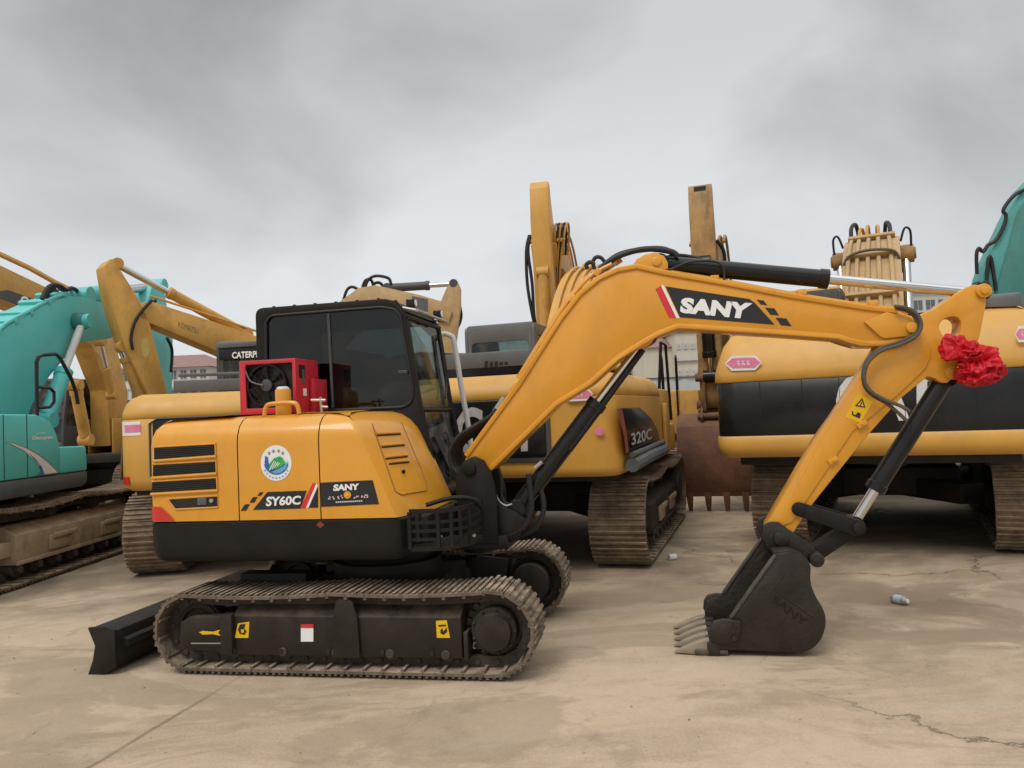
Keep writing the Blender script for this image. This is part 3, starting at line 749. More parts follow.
mb = MB(); mb.tube(hh, .016, n=8, sub=4); mb.build('grab_handle', Y, SX)
vv = P3(318, 404, -.62); mb = MB()
mb.tube([vv+Vector((-.05, 0, .03)), vv+Vector((.06, 0, .025))], .010, n=6, smooth=False); mb.tube([vv+Vector((.02, 0, .05)), vv+Vector((.03, 0, -.10))], .010, n=6, smooth=False); mb.tube([vv+Vector((.02, 0, -.02)), vv+Vector((.075, 0, -.025))], .009, n=6, smooth=False)
mb.build('valve', STEEL, SX)

# --- step basket at the front corner
gp = roundpath([(.50, -.915), (.73, -.905), (.86, -.74), (.88, -.42)], [0, .16, .14, 0], 6)
for z0_, z1_ in ((1.07, 1.10), (1.00, 1.02), (.945, .965), (.89, .91)):
    mb = MB(); shell(mb, gp, [(0, z0_), (0, z1_), (.012, z1_), (.012, z0_), (0, z0_)], cap=False); mb.build('step_rail', BK, SX)
ns = inward(gp, 1)
for i in range(0, len(gp), 3):
    p, n = gp[i], ns[i]; q = (p[0]+n.x*.006, p[1]+n.y*.006)
    mb = MB(); mb.box((-.012, -.012, .84), (.012, .012, 1.08), None, (q[0], q[1], 0)); mb.build('step_post', BK, SX)
mb = MB(); mb.loft([[Vector((p[0], p[1], .825)) for p in gp]+[Vector((.46, -.42, .825))], [Vector((p[0], p[1], .85)) for p in gp]+[Vector((.46, -.42, .85))]], True, True); mb.build('step_plate', BK, SX)
mb = MB(); mb.box((.47, -.78, .86), (.52, -.45, 1.06)); mb.build('step_back', BKD, SX)
for px, py in ((441, 537), (474, 535)):
    p = P3(px, py, -.80 if px < 460 else -.62); mb = MB(); mb.cyl(p, p+Vector((.004, -.012, 0)), .012, n=8); mb.build('step_bolt', STEEL, SX)
mb = MB(); mb.tube([(.55, -.70, 1.10), (.72, -.66, 1.14), (.86, -.60, 1.12), (.90, -.52, 1.05)], .016, n=8); mb.build('step_handle', BK, SX)

# --- swing bracket and boom
k4 = (400, 340, 3.657)
so = S(C1(*k4, [(212,745),(206,500),(218,470),(238,440),(270,425),(305,440),(330,480),(352,560),(362,745)]), -.17)
for a, b in ((-.19, -.135), (.135, .19)):
    mb = MB(); mb.prism(so, a, b); mb.build('swing_bracket', BK, SX, bevel=.008)
mb = MB(); mb.box((.55, -.18, .70), (1.0, .18, .80)); mb.cyl((.74, 0, .66), (.74, 0, 1.12), .12, n=24); mb.build('swing_post', BK, SX, bevel=.01)
pv = P3(475, 466, 0); mb = MB(); mb.cyl((pv.x, -.215, pv.z), (pv.x, .215, pv.z), .055, n=20); mb.build('boom_pin', BK, SX, bevel=.006)
cb = S(C1(*k4, [(345,580),(395,605),(440,625),(470,655),(440,720),(380,745),(340,745)]), 0)
mb = MB(); mb.prism(cb, -.12, -.07); mb.prism(cb, .07, .12); mb.build('cylinder_bracket', BK, SX, bevel=.006)

q1 = C1(470, 180, 3.657, [(190,740),(330,510),(400,420),(470,362),(540,330),(610,318)])
top_e = [(462, 467), (466, 457)] + q1 + [(667, 274), (722.5, 283.5), (790, 296.5), (865, 308), (900, 312)]
tip = [(912, 316), (920, 322), (922, 330), (917, 337), (907, 339.5)]
low_e = [(879, 343), (861, 343), (850, 340), (838, 336), (775, 331.5), (699, 326.5)] + C1(470, 180, 3.657, [(760,532),(690,558),(630,592),(540,645),(440,735)]) + [(556, 402), (488, 469), (476, 478), (466, 476)]
bw = .125
bo = S(top_e+tip+low_e, -bw)
boom = bpy.data.objects.new('boom', None); COL.objects.link(boom); boom.parent = SX; boom.empty_display_size = .2
mb = MB(); mb.prism(bo, -bw, bw); mb.build('boom_box', Y, boom, bevel=.012, sharp=40)
# flanges along the top and bottom edges
lowline = S([(906, 340), (879, 343.5), (861, 343.5), (850, 340.5), (838, 336.5), (775, 332), (699, 327)] + C1(470, 180, 3.657, [(760,534),(690,560),(630,595),(540,650),(440,740)]) + [(556, 403.5), (490, 469)], -bw)
topline = S([(466, 456), (519, 384)] + C1(470, 180, 3.657, [(330,508),(400,418),(470,360),(540,328),(610,316)]) + [(667, 273), (722.5, 282.5), (790, 295.5), (865, 307.5), (897, 311)], -bw)
for ln in (lowline, topline):
    mb = MB(); mb.prism(offset_strip(ln, .018), -bw-.016, bw+.016); mb.build('boom_flange', Y, boom, bevel=.006, sharp=40)
# pin bosses and tip plates
tp = S(C1(830, 270, 5.12, [(170,268),(275,220),(290,218),(400,248),(435,270),(446,300),(430,330),(400,340),(280,352),(255,345)]), -bw)
for s_ in (-1, 1):
    mb = MB(); mb.prism(tp, s_*bw, s_*(bw+.03)); mb.build('tip_plate', Y, boom, bevel=.006)
tpin = P3(910, 328, -bw); mb = MB(); mb.cyl((tpin.x, -bw-.055, tpin.z), (tpin.x, bw+.055, tpin.z), .038, n=20); mb.build('stick_pin', Y, boom, bevel=.008)
lug = S([(631, 268), (637, 259), (645, 254.5), (655, 252.5), (664, 256), (668, 263), (668, 276), (640, 272)], -.09)
for a, b in ((-.10, -.065), (.065, .10)):
    mb = MB(); mb.prism(lug, a, b); mb.build('cylinder_lug', Y, boom, bevel=.005)
lp_ = P3(657, 264, 0); mb = MB(); mb.cyl((lp_.x, -.115, lp_.z), (lp_.x, .115, lp_.z), .034, n=18); mb.build('cylinder_pin', Y, boom, bevel=.006)
bl_ = S(C1(470, 180, 3.657, [(560,610),(600,575),(640,570),(690,560),(660,600),(630,615),(600,625)]), -.1)
for a, b in ((-.10, -.07), (.07, .10)):
    mb = MB(); mb.prism(bl_, a, b); mb.build('ram_lug', Y, boom, bevel=.005)
# boom lettering
K5 = (640, 240, 5.12); yb = -bw-.0025
def bdec(nm, pts, m2, dy=0.): return flat(MB(), [P3(a, b, yb-dy) for a, b in C1(*K5, pts)]).build(nm, m2, boom)
bdec('red_stripe', [(79,252),(107,233),(187,400),(148,398)], REDV)
bdec('white_stripe', [(107,233),(122,232),(203,401),(187,400)], WHITE)
bdec('maker_panel', [(130,237),(560,302),(588,322),(690,434),(205,396)], BLACKV)
for q in ([(597,305),(633,310),(652,334),(618,330)], [(640,346),(688,350),(712,387),(668,382)], [(694,397),(750,402),(776,442),(722,437)]): bdec('check_mark', q, BLACKV)
mb = MB(); letters(mb, 'SANY', [P3(*q, yb-.004) for q in C1(*K5, [(203,373),(556,406),(577,323),(212,293)])], bold=.06); mb.build('maker_lettering', WHITE, boom)

# --- stick (arm)
K6 = (830, 270, 5.12); aw = .09
ao = C1(*K6, [(690,92),(725,78),(760,74),(790,86),(804,112),(800,180),(770,330),(748,410),(690,470),(625,515),(628,550),(605,578),(570,578),(530,553),(500,546),(440,595),(360,660)]) + [(864, 440), (816, 500), (797, 527), (790, 540), (780, 545), (770, 542), (765.5, 533), (767, 524), (816, 440)] + C1(*K6, [(20,745),(170,510),(250,385),(320,290),(430,240),(530,200)])
hl = C1(*K6, [(556,290),(575,255),(610,240),(650,238),(672,262),(668,320),(640,352),(600,352),(575,330)])
al = S(ao, -aw); ah = S(hl, -aw)
arm = bpy.data.objects.new('stick', None); COL.objects.link(arm); arm.parent = SX; arm.empty_display_size = .2
mb = MB(); mb.prism(al, -aw, aw, holes=[roundpath(ah, .02, 2, closed=True)]); mb.build('stick_box', Y, arm, bevel=.010, sharp=40)
sp_ = S(C1(*K6, [(270,400),(330,365),(420,355),(480,365),(512,400),(510,450),(490,500),(440,550),(345,640)]) + [(852, 432), (812, 492), (792, 522), (776, 528), (822, 440)] + C1(*K6, [(50,720),(200,500)]), -aw)
mb = MB(); mb.prism(sp_, -aw-.014, -aw+.002); mb.build('side_plate', Y, arm, bevel=.008, sharp=40)
mb = MB(); mb.prism(sp_, aw-.002, aw+.014); mb.build('side_plate', Y, arm, bevel=.008, sharp=40)
for px, py, r_ in ((977.5, 293, .048), (947, 373.5, .045)):
    v = P3(px, py, 0); mb = MB(); mb.cyl((v.x, -aw-.03, v.z), (v.x, aw+.03, v.z), r_, n=20); mb.build('stick_boss', Y, arm, bevel=.006)
    mb = MB(); mb.cyl((v.x, -aw-.045, v.z), (v.x, aw+.045, v.z), r_*.55, n=16); mb.build('pin_cap', Y, arm, bevel=.004)
for px, py in ((862, 424), (833, 460)):
    v = P3(px, py, -aw-.02); R = Matrix.Rotation(math.radians(-30), 3, 'Y'); mb = MB(); mb.box((-.035, -.012, -.018), (.035, .012, .018), R, v); mb.cyl(v+Vector((0, -.02, 0)), v+Vector((0, .0, 0)), .008, n=8); mb.build('bracket_tab', Y, arm, bevel=.004)
K7 = (640, 180, 2.667); ya = -aw-.0165
def adec(nm, pts, m2, dy=0.): return flat(MB(), [P3(a, b, ya-dy) for a, b in C1(*K7, pts)]).build(nm, m2, arm)
adec('warning_sticker', [(547,632),(580,568),(622,590),(588,648)], STICK)
K6b = K6
def a6(nm, pts, m2, dy=.003): return flat(MB(), [P3(a, b, ya-dy) for a, b in C1(*K6, pts)]).build(nm, m2, arm)
a6('warning_triangle', [(128,696),(165,655),(182,705)], BLACKV); a6('warning_triangle', [(140,692),(163,668),(173,698)], STICK, .005); a6('warning_mark', [(153,692),(161,675),(166,677),(158,694)], BLACKV, .007)
a6('warning_mark', [(112,722),(120,726),(118,738),(132,742),(142,728),(158,735),(152,760),(142,756),(128,750),(112,742)], BLACKV)
# hose looping over the stick joint
hz = C1(*K6, [(330,185),(395,195),(440,220),(465,265),(460,310),(425,350),(350,385),(270,410),(205,460),(178,520),(180,580),(220,630),(290,668),(360,695),(410,725)])
mb = MB(); mb.tube([P3(a, b, -bw-.075) for a, b in hz], .0125, n=10, sub=4); mb.build('hydraulic_hose', HOSEG, arm)
hz = C1(*K6, [(335,195),(390,208),(425,230),(446,268),(444,310),(412,342),(340,374),(262,400),(195,455),(170,520),(176,590),(215,640),(285,680),(330,715),(375,755),(392,772)])
mb = MB(); mb.tube([P3(a, b, -bw-.045) for a, b in hz], .012, n=10, sub=4); mb.build('hydraulic_hose', HOSEG, arm)

# --- rams
ram(SX, P3(518, 508, 0), P3(648, 336, 0), .068, .62, BKG, 'boom_cylinder', rod_r=.036)
rr_ = [P3(*q, -.05) for q in C1(*k4, [(622,402),(890,35)])]
mb = MB(); mb.tube(rr_, .021, n=10, smooth=False); mb.build('boom_cylinder_pipe', BKG, SX)
ram(SX, P3(657, 264, 0)+Vector((.02, 0, 0)), P3(977.5, 293, 0), .064, .545, BKG, 'stick_cylinder', rod_r=.036)
ram(SX, P3(945, 378, 0), P3(853, 524, 0), .062, .76, BKG, 'bucket_cylinder', rod_r=.036)
# --- links
def link(pa_, pb_, y0, y1, r0, r1, nm):
    a, b = P3(*pa_, 0), P3(*pb_, 0); d = Vector((b.x-a.x, b.z-a.z)); n = Vector((-d.y, d.x)).normalized(); ang = math.degrees(math.atan2(d.y, d.x))
    o = arcpts(a.x, a.z, r0, ang+90, ang+270, 8)+arcpts(b.x, b.z, r1, ang-90, ang+90, 8)
    mb = MB(); mb.prism(o, y0, y1); return mb.build(nm, BK, SX, bevel=.006)
for s_ in (-1, 1):
    link((796, 507), (853, 525), s_*.135, s_*.10, .048, .055, 'rocker_link')
    mb = MB(); v = P3(853, 525, 0); mb.cyl((v.x, s_*.10, v.z), (v.x, s_*.16, v.z), .036, n=14); mb.build('link_pin', BK, SX, bevel=.004)
    mb = MB(); v = P3(796, 507, 0); mb.cyl((v.x, s_*.09, v.z), (v.x, s_*.155, v.z), .034, n=14); mb.build('link_pin', BK, SX, bevel=.004)
link((850, 529), (812, 554), -.075, .075, .045, .05, 'bucket_link')

# --- bucket
K8 = (660, 500, 4.8)
bk = bpy.data.objects.new('bucket', None); COL.objects.link(bk); bk.parent = SX; bk.empty_display_size = .2
sidep = C1(*K8, [(500,190),(545,245),(620,236),(690,258),(722,300),(716,380),(745,458),(788,520),(796,590),(770,668),(712,716),(560,716),(245,702),(238,640),(250,590),(335,550),(440,402)])
w = .35
def bsh(pts, sh=-.02): return [(x, z+sh) for x, z in S(pts, -w)]
_so = bsh(sidep[1:]); side_o = roundpath(_so, [0, .02, .03, .03, .05, .08, .10, .10, .10, .08, .05, 0, 0, 0, 0, 0][:len(_so)], 4, closed=True)
for s_ in (-1, 1):
    mb = MB(); mb.prism(side_o, s_*w, s_*(w-.02)); mb.build('bucket_side', BUCK, bk, bevel=.006)
shell_l = bsh(C1(*K8, [(548,246),(620,238),(690,262),(718,302),(712,382),(742,460),(784,522),(792,590),(766,664),(710,710),(560,710),(245,697)]))
shell_l = roundpath(shell_l, [0, .02, .03, .03, .05, .08, .10, .10, .10, .08, .02, 0][:len(shell_l)], 4); mb = MB(); mb.prism(offset_strip(shell_l, .012), -w+.02, w-.02); mb.build('bucket_shell', BUCK, bk, bevel=.004)
for s_ in (-1, 1):
    ln = bsh(C1(*K8, [(552,250),(440,407),(338,552)])); mb = MB(); mb.prism(offset_strip(ln, .010), s_*(w+.012), s_*(w-.03)); mb.build('side_edge', BUCKE, bk, bevel=.004)
    cu = bsh(C1(*K8, [(232,640),(236,590),(255,562),(300,552),(385,558),(388,600),(372,655),(330,668),(260,668)])); mb = MB(); mb.prism(cu, s_*(w+.035), s_*(w+.001)); sc = mb.build('side_cutter', BUCK, bk, bevel=.012)
    mb = MB()
    for (a, b) in ((360, 575), (352, 640)):
        v = P3(*C1(*K8, [(a, b)])[0], -w); mb.cyl((v.x, s_*(w+.03), v.z-.02), (v.x, s_*(w+.055), v.z-.02), .016, n=6)
    mb.build('cutter_bolt', BUCK, bk)
    ea = bsh(C1(*K8, [(540,250),(505,180),(512,130),(545,112),(590,112),(640,150),(700,190),(760,225),(775,262),(755,292),(720,296),(690,275),(620,250)]))
    mb = MB(); mb.prism(ea, s_*.155, s_*.125); mb.build('bucket_ear', BUCK, bk, bevel=.006)
for q in ((562, 160), (730, 258)):
    v = P3(*C1(*K8, [q])[0], 0); mb = MB(); mb.cyl((v.x, -.185, v.z-.01), (v.x, .185, v.z-.01), .05, n=18); mb.build('bucket_pin', BUCK, bk, bevel=.008)
mb = MB(); lz = .012
mb.box((2.30, -w, lz), (2.52, w, lz+.03)); mb.build('cutting_lip', BUCKE, bk, bevel=.006)
for k in range(5):
    y = -w+.05+k*(2*w-.10)/4
    sec = lambda x, hw, hz, zc: [Vector((x, y-hw, zc-hz)), Vector((x, y+hw, zc-hz)), Vector((x, y+hw, zc+hz)), Vector((x, y-hw, zc+hz))]
    mb = MB(); mb.loft([sec(2.165, .014, .004, .014), sec(2.24, .028, .022, .031), sec(2.33, .036, .042, .047), sec(2.40, .040, .052, .055)], True, True); tt = mb.build('bucket_tooth', TOOTH, bk, bevel=.005)
    mb = MB(); mb.loft([sec(2.385, .050, .046, .048), sec(2.47, .052, .040, .046)], True, True); mb.build('tooth_adapter', BUCK, bk, bevel=.006)
wl = P3(*C1(*K8, [(555,432)])[0], -w-.002); w2 = P3(*C1(*K8, [(735,562)])[0], -w-.002); w3 = P3(*C1(*K8, [(600,350)])[0], -w-.002); w4 = P3(*C1(*K8, [(530,440)])[0], -w-.002)
mb = MB(); mb.tube([wl, w2], .005, n=6, smooth=False); mb.tube([w3, w4], .004, n=6, smooth=False); mb.build('weld_seam', BUCK, bk)
mb = MB(); letters(mb, 'SANY', [P3(*q, -w-.0015) for q in C1(*K8, [(535,488),(690,610),(715,578),(555,455)])], bold=.03); mb.build('worn_lettering', BKG, bk)

# --- hoses and pipes
def hose(pts, y, r_=.017, m_=HOSE, nm='hydraulic_hose', par=None):
    mb = MB(); mb.tube([P3(a, b, y if not isinstance(y, list) else y[i]) for i, (a, b) in enumerate(pts)], r_, n=10, sub=5); return mb.build(nm, m_, par or SX)
K9 = (400, 340, 3.657)
for k in range(5):
    o = k*10; yy = -.10+.045*k
    hose(C1(*K9, [(362-o*.5,240+o*.7),(330,278+o*.8),(260,322+o*.75),(212+o*.4,355+o*.7),(182+o*.9,410+o*.3),(190+o*.9,460),(215+o,490)]), [yy]*7, .0165)
for k in range(3):
    v = P3(*C1(*K9, [(362-k*5, 240+k*7)])[0], -.10+.045*k); d = (P3(500, 402, -.1+.045*k)-P3(494, 411, -.1+.045*k)).normalized()
    mb = MB(); mb.cyl(v-d*.03, v+d*.07, .021, n=10); mb.build('hose_fitting', STEEL, SX)
hose(C1(*K9, [(470,490),(478,570),(480,620),(462,670),(420,705),(365,722)]), -.10, .021, HOSE)
hose(C1(*K9, [(512,540),(525,600),(518,650),(490,690),(440,715),(370,735)]), -.02, .021, HOSE)
hose(C1(*K9, [(360,470),(372,520),(372,570),(385,600)]), -.06, .014, HOSE)
hose(C1(*K9, [(345,545),(360,585),(385,605),(410,600)]), -.09, .008, STEEL)
mb = MB(); v = P3(538, 464, -.07); v2 = P3(541, 461, -.07); mb.cyl(P3(535, 468, -.07), P3(542, 462, -.07), .015, n=10); mb.build('hose_fitting', STEEL, SX)
# along the back of the boom
KB = (470, 180, 3.657)
pipe_l = [(185,735),(318,520),(385,425),(455,352),(525,312),(590,300)]
for k in range(4):
    yy = -.09+.06*k; sh = k*3
    hose(C1(*KB, [(a-6-sh*.6, b-6-sh*.6) for a, b in pipe_l[:-1]]), yy, .013, Y, 'steel_pipe', boom)
for (pts, yy, r_) in ([[(470,330),(520,290),(590,262),(660,252),(735,262),(760,280)], -.06, .022], [[(480,322),(540,276),(620,256),(700,252),(750,270)], .02, .022], [[(455,310),(440,300),(425,310),(430,325)], -.02, .016],
                      [[(500,310),(480,285),(460,283),(450,300),(455,325)], .05, .015], [[(690,290),(760,275),(830,285),(850,295)], .05, .013], [[(650,320),(720,330),(800,300),(880,296),(920,310),(930,345),(925,385)], -.10, .009]):
    hose(C1(*KB, pts), yy, r_, HOSE, 'hydraulic_hose', boom)
for yy in (-.05, .04):
    hose([(640, 264.5), (668, 271), (722, 280), (790, 293), (865, 305), (897, 309), (908, 314)], yy, .012, Y, 'steel_pipe', boom)
for px, py in ((714, 280), (800, 294), (870, 305), (722, 291)):
    v = P3(px, py, -.0); mb = MB(); mb.box((-.03, -.09, -.02), (.03, .08, .022), None, v); mb.build('pipe_clamp', Y, boom, bevel=.005)
for px, py in ((545, 345), (575, 301), (517, 388), (599, 275)):
    v = P3(px, py, 0); R = Matrix.Rotation(math.radians(-50), 3, 'Y'); mb = MB(); mb.box((-.03, -.12, -.018), (.03, .12, .024), R, v); mb.build('pipe_clamp', Y, boom, bevel=.005)
for k in range(6):
    v = P3(590+k*5, 277-k*2.6, -.08+.03*k); mb = MB(); mb.cyl(v, v+Vector((.05, 0, .03)), .02, n=8); mb.build('hose_fitting', Y if k % 2 else STEEL, boom)

# ================================================================== kit for the big machines
def prism_x(mb, poly, x0, x1, holes=()):
    """outline in (y,z) pushed along x"""
    t = MB(); t.prism(poly, x0, x1, holes); mb.add([(b, a, c) for a, b, c in t.v], t.f); return mb

def big_cab(root, x0=.25, x1=1.85, y0=.35, y1=1.38, z0=1.1, z1=2.95, m_=None, gl=None, roof_m=None, inside=True):
    m_ = m_ or GREYD; gl = gl or GLASSG
    c = bpy.data.objects.new('cab', None); COL.objects.link(c); c.parent = root; c.empty_display_size = .2
    out = roundpath([(x0, z0), (x0, z1), (x1-.25, z1), (x1-.05, z0+.9), (x1, z0)], [0, .09, .15, .1, 0], 4, closed=True)
    win_ = roundpath([(x0+.12, z0+.75), (x0+.12, z1-.16), (x1-.36, z1-.16), (x1-.16, z0+.95), (x1-.16, z0+.75)], .06, 3, closed=True)
    for ya, yb_ in ((y0, y0+.05), (y1-.05, y1)):
        mb = MB(); mb.prism(out, ya, yb_, holes=[win_]); mb.build('side_wall', m_, c, bevel=.01, sharp=50)
        mb = MB(); mb.prism(win_, (ya+yb_)/2-.004, (ya+yb_)/2+.004); mb.build('side_window', gl, c)
    ro = roundpath([(y0+.05, z0), (y0+.05, z1-.02), (y1-.05, z1-.02), (y1-.05, z0)], 0, closed=True)
    rw = roundpath([(y0+.10, z0+.95), (y0+.10, z1-.24), (y1-.10, z1-.24), (y1-.10, z0+.95)], .07, 3, closed=True)
    mb = MB(); prism_x(mb, ro, x0+.004, x0+.05, [rw]); mb.build('rear_wall', m_, c, bevel=.006)
    mb = MB(); prism_x(mb, rw, x0+.02, x0+.028); mb.build('rear_window', gl, c)
    mb = MB(); mb.box((x0+.02, y0+.02, z1-.10), (x1-.28, y1-.02, z1+.02)); mb.build('roof', roof_m or m_, c, bevel=.035)
    mb = MB(); mb.box((x0+.05, y0+.05, z0+.02), (x1-.05, y1-.05, z0+.14)); mb.build('cab_floor', BKD, c)
    mb = MB(); mb.add([(x1-.26, y0+.05, z1-.08), (x1-.26, y1-.05, z1-.08), (x1-.06, y1-.05, z0+.9), (x1-.06, y0+.05, z0+.9)], [(0, 1, 2, 3)]); mb.build('windscreen', gl, c)
    mb = MB(); mb.add([(x1-.055, y0+.05, z0+.88), (x1-.055, y1-.05, z0+.88), (x1-.01, y1-.05, z0+.1), (x1-.01, y0+.05, z0+.1)], [(0, 1, 2, 3)]); mb.build('lower_windscreen', gl, c)
    if inside:
        mb = MB(); mb.box((x0+.25, y0+.25, z0+.14), (x0+.75, y1-.25, z0+.6)); mb.box((x0+.2, y0+.25, z0+.55), (x0+.36, y1-.25, z0+1.45)); mb.build('seat', SEATM, c, bevel=.06)
    return c

def house(root, hw=1.4, tank=True, tail=2.75, z0=1.05, z1=2.08, paint=None, xf=.2, rad=.38, slope=.12, rear_taper=.03):
    """counterweight and engine hood swept round the tail, with decks in front"""
    paint = paint or YB
    path = roundpath([(xf, hw), (-tail, hw-.02), (-tail, -hw+.02), (xf, -hw)], [0, rad, rad, 0], 8)
    mb = MB(); zc = z0+(z1-z0)*.72
    shell(mb, path, [(.16, z0), (.05, z0+.03), (.008, z0+.09), (0, z0+.17), (0, zc)], side=1)
    mb.build('counterweight', paint, root, sharp=50)
    mb = MB(); shell(mb, path, [(.0, zc+.012), (.002, zc+.02), (.01, zc+.10), (slope*.45, z1-.07), (slope, z1-.02), (slope+.14, z1)], side=1)
    h = mb.build('engine_hood', paint, root, sharp=50)
    mb = MB(); mb.box((-tail+.25, -hw+.1, z0-.06), (1.9, hw-.1, z0+.14)); mb.build('deck_frame', BKD, root, bevel=.02)
    mb = MB()
    if tank: mb.box((.205, -hw, z0+.02), (1.25, -.42, z1-.22))
    mb.box((1.25, -hw, z0+.02), (1.85, -.5, z0+.42)); mb.build('tank' , paint, root, bevel=.05)
    for q_ in (0, 1):
        mb = MB(); (mb.box((.1, -.34, z0), (.9, -.29, z0+.95)) if q_ else mb.box((.1, .24, z0), (.9, .29, z0+.95))); mb.build('boom_mount', paint, root, bevel=.03)
    return path

def boom_poly(Fp, B, T, t0, t1, t2, n=10):
    """curved outline through foot, bend, tip with three depths"""
    up, lo = [], []
    for i in range(2*n+1):
        t = i/(2*n); a = Vector(Fp).lerp(Vector(B), t); b = Vector(B).lerp(Vector(T), t)
        p = a.lerp(b, t); d = (b-a).normalized(); nn = Vector((-d.y, d.x))
        th = (t0*(1-t)+t1*t if t < .5 else 0)
        th = t0*(1-t)**2+2*t1*t*(1-t)*1.15+t2*t*t
        up.append(tuple(p+nn*th/2)); lo.append(tuple(p-nn*th/2))
    return up + lo[::-1], up, lo

def big_boom(root, poly, hw, paint, nm='boom'):
    b = bpy.data.objects.new(nm, None); COL.objects.link(b); b.parent = root; b.empty_display_size = .3
    mb = MB(); mb.prism(poly, -hw, hw); mb.build(nm+'_box', paint, b, bevel=.012, sharp=40)
    return b

def pipes(par, line, ys, r, lift, m_, nm='steel_pipe'):
    for y in ys:
        mb = MB(); mb.tube([(x, y, z+lift) for x, z in line], r, n=8, sub=3); mb.build(nm, m_, par)

def big_bucket(root, pin, w, m_, s=1., teeth=4, rot=0., nm='bucket'):
    """bucket hanging from its pin, back towards +x, teeth down"""
    b = bpy.data.objects.new(nm, None); COL.objects.link(b); b.parent = root; b.empty_display_size = .2
    c_, s_ = math.cos(math.radians(rot)), math.sin(math.radians(rot))
    def T(p): x, z = p[0]*s, p[1]*s; return (pin[0]+x*c_-z*s_, pin[1]+x*s_+z*c_)
    back = [(-.16, .02), (.10, -.02), (.28, -.16), (.36, -.45), (.34, -.78), (.24, -1.06), (.14, -1.22)]
    sidep_ = [T(p) for p in back] + [T(p) for p in ((.06, -1.22), (-.30, -.62), (-.22, -.10))]
    for sg_ in (-1, 1):
        mb = MB(); mb.prism(sidep_, sg_*w/2, sg_*(w/2-.03)); mb.build('bucket_side', m_, b, bevel=.006)
    mb = MB(); mb.prism(offset_strip([T(p) for p in back], .016), -w/2+.03, w/2-.03); mb.build('bucket_shell', m_, b, bevel=.005)
    mb = MB(); mb.prism(offset_strip([T((.20, -1.03)), T((.15, -1.20))], .028), -w/2-.012, w/2+.012); mb.build('cutting_lip', m_, b, bevel=.006)
    for sg_ in (-1, 1):
        mb = MB(); mb.prism([T(p) for p in ((-.18, 0), (-.12, .16), (.02, .17), (.10, .08), (.24, .08), (.30, -.02), (.20, -.14), (0, -.04))], sg_*.19, sg_*.15); mb.build('bucket_ear', m_, b, bevel=.006)
    for q in ((-.05, .08), (.20, .0)):
        p = T(q); mb = MB(); mb.cyl((p[0], -.24, p[1]), (p[0], .24, p[1]), .05*s, n=14); mb.build('bucket_pin', m_, b, bevel=.006)
    a = T((.15, -1.18)); e_ = T((.06, -1.46))
    for k in range(teeth):
        y = -w/2+w*(k+.5)/teeth
        d = Vector((e_[0]-a[0], e_[1]-a[1])); n_ = Vector((-d.y, d.x)).normalized()
        sec = lambda t, hw_, th: [Vector((a[0]+d.x*t+n_.x*th*sx, y+hw_*sy, a[1]+d.y*t+n_.y*th*sx)) for sx, sy in ((-1, -1), (-1, 1), (1, 1), (1, -1))]
        mb = MB(); mb.loft([sec(-.1, .052, .045), sec(.4, .048, .035), sec(1, .030, .010)], True, True); mb.build('bucket_tooth', RUST, b, bevel=.006)
    return b

def xr(fr, pts, x):  # points measured on a plane square to the machine's heading
    return [fr.on(0, a, b, x) for a, b in pts]

# ================================================================== big yellow machine on the right, seen from its tail
RF = Frame(4.99, 10.59, 63); tail = 3.0
RX = thing('excavator', 'large yellow excavator parked tail first behind the bucket arm, wide black band round its counterweight', 'excavator', RF)
undercarriage_big(RX, L=4.7, g=1.22, W=.6, Ht=.98, seed=11, yoff=-.2)
path = roundpath([(.3, 1.57), (-tail, 1.57), (-tail, -1.72), (.3, -1.72)], [0, .25, .32, 0], 8)
mb = MB(); shell(mb, path, [(.30, 1.09), (.08, 1.10), (.015, 1.16), (0, 1.22), (0, 1.325), (.012, 1.338)]); mb.build('counterweight', YB, RX, sharp=50)
mb = MB(); shell(mb, path, [(.02, 1.336), (.018, 1.35), (.018, 1.93), (.03, 1.945)]); band = mb.build('black_band', BKG, RX, sharp=50)
mb = MB(); shell(mb, path, [(.012, 1.935), (0, 1.95), (.005, 2.04), (.045, 2.17), (.11, 2.34), (.20, 2.46), (.34, 2.54), (.6, 2.56)]); hood = mb.build('engine_hood', YB, RX, sharp=60)
mb = MB(); mb.box((-2.7, -1.35, 1.0), (2.0, 1.35, 1.25)); mb.box((-2.6, -1.3, 1.2), (.3, 1.3, 1.9)); mb.build('deck_frame', BKD, RX, bevel=.02)
mb = MB(); mb.box((.305, -1.5, 1.07), (1.35, -.45, 2.3)); mb.box((1.35, -1.5, 1.07), (1.95, -.55, 1.5)); mb.build('tank', YB, RX, bevel=.05)
for q_ in (0, 1):
    mb = MB(); (mb.box((.1, -.36, 1.05), (.9, -.31, 2.05)) if q_ else mb.box((.1, .26, 1.05), (.9, .31, 2.05))); mb.build('boom_mount', YB, RX, bevel=.03)
for y in (-.98, -.35, .25, .62, 1.05):
    mb = MB(); mb.box((-tail+.012, y-.003, 1.352), (-tail+.02, y+.003, 1.925)); mb.build('band_seam', BKD, RX)
mb = MB(); letters(mb, 'CAT', xr(RF, [(836, 425), (940, 419), (940, 368), (836, 376)], -tail+.012), bold=.05); mb.build('maker_lettering', WHITEW, RX)
def hexa(fr, x, cx, cy, w, h, sk):
    return xr(fr, [(cx-w/2, cy+sk*w/2), (cx-w*.32, cy+h/2+sk*w*.32), (cx+w*.32, cy+h/2-sk*w*.32), (cx+w/2, cy-sk*w/2), (cx+w*.32, cy-h/2-sk*w*.32), (cx-w*.32, cy-h/2+sk*w*.32)], x)
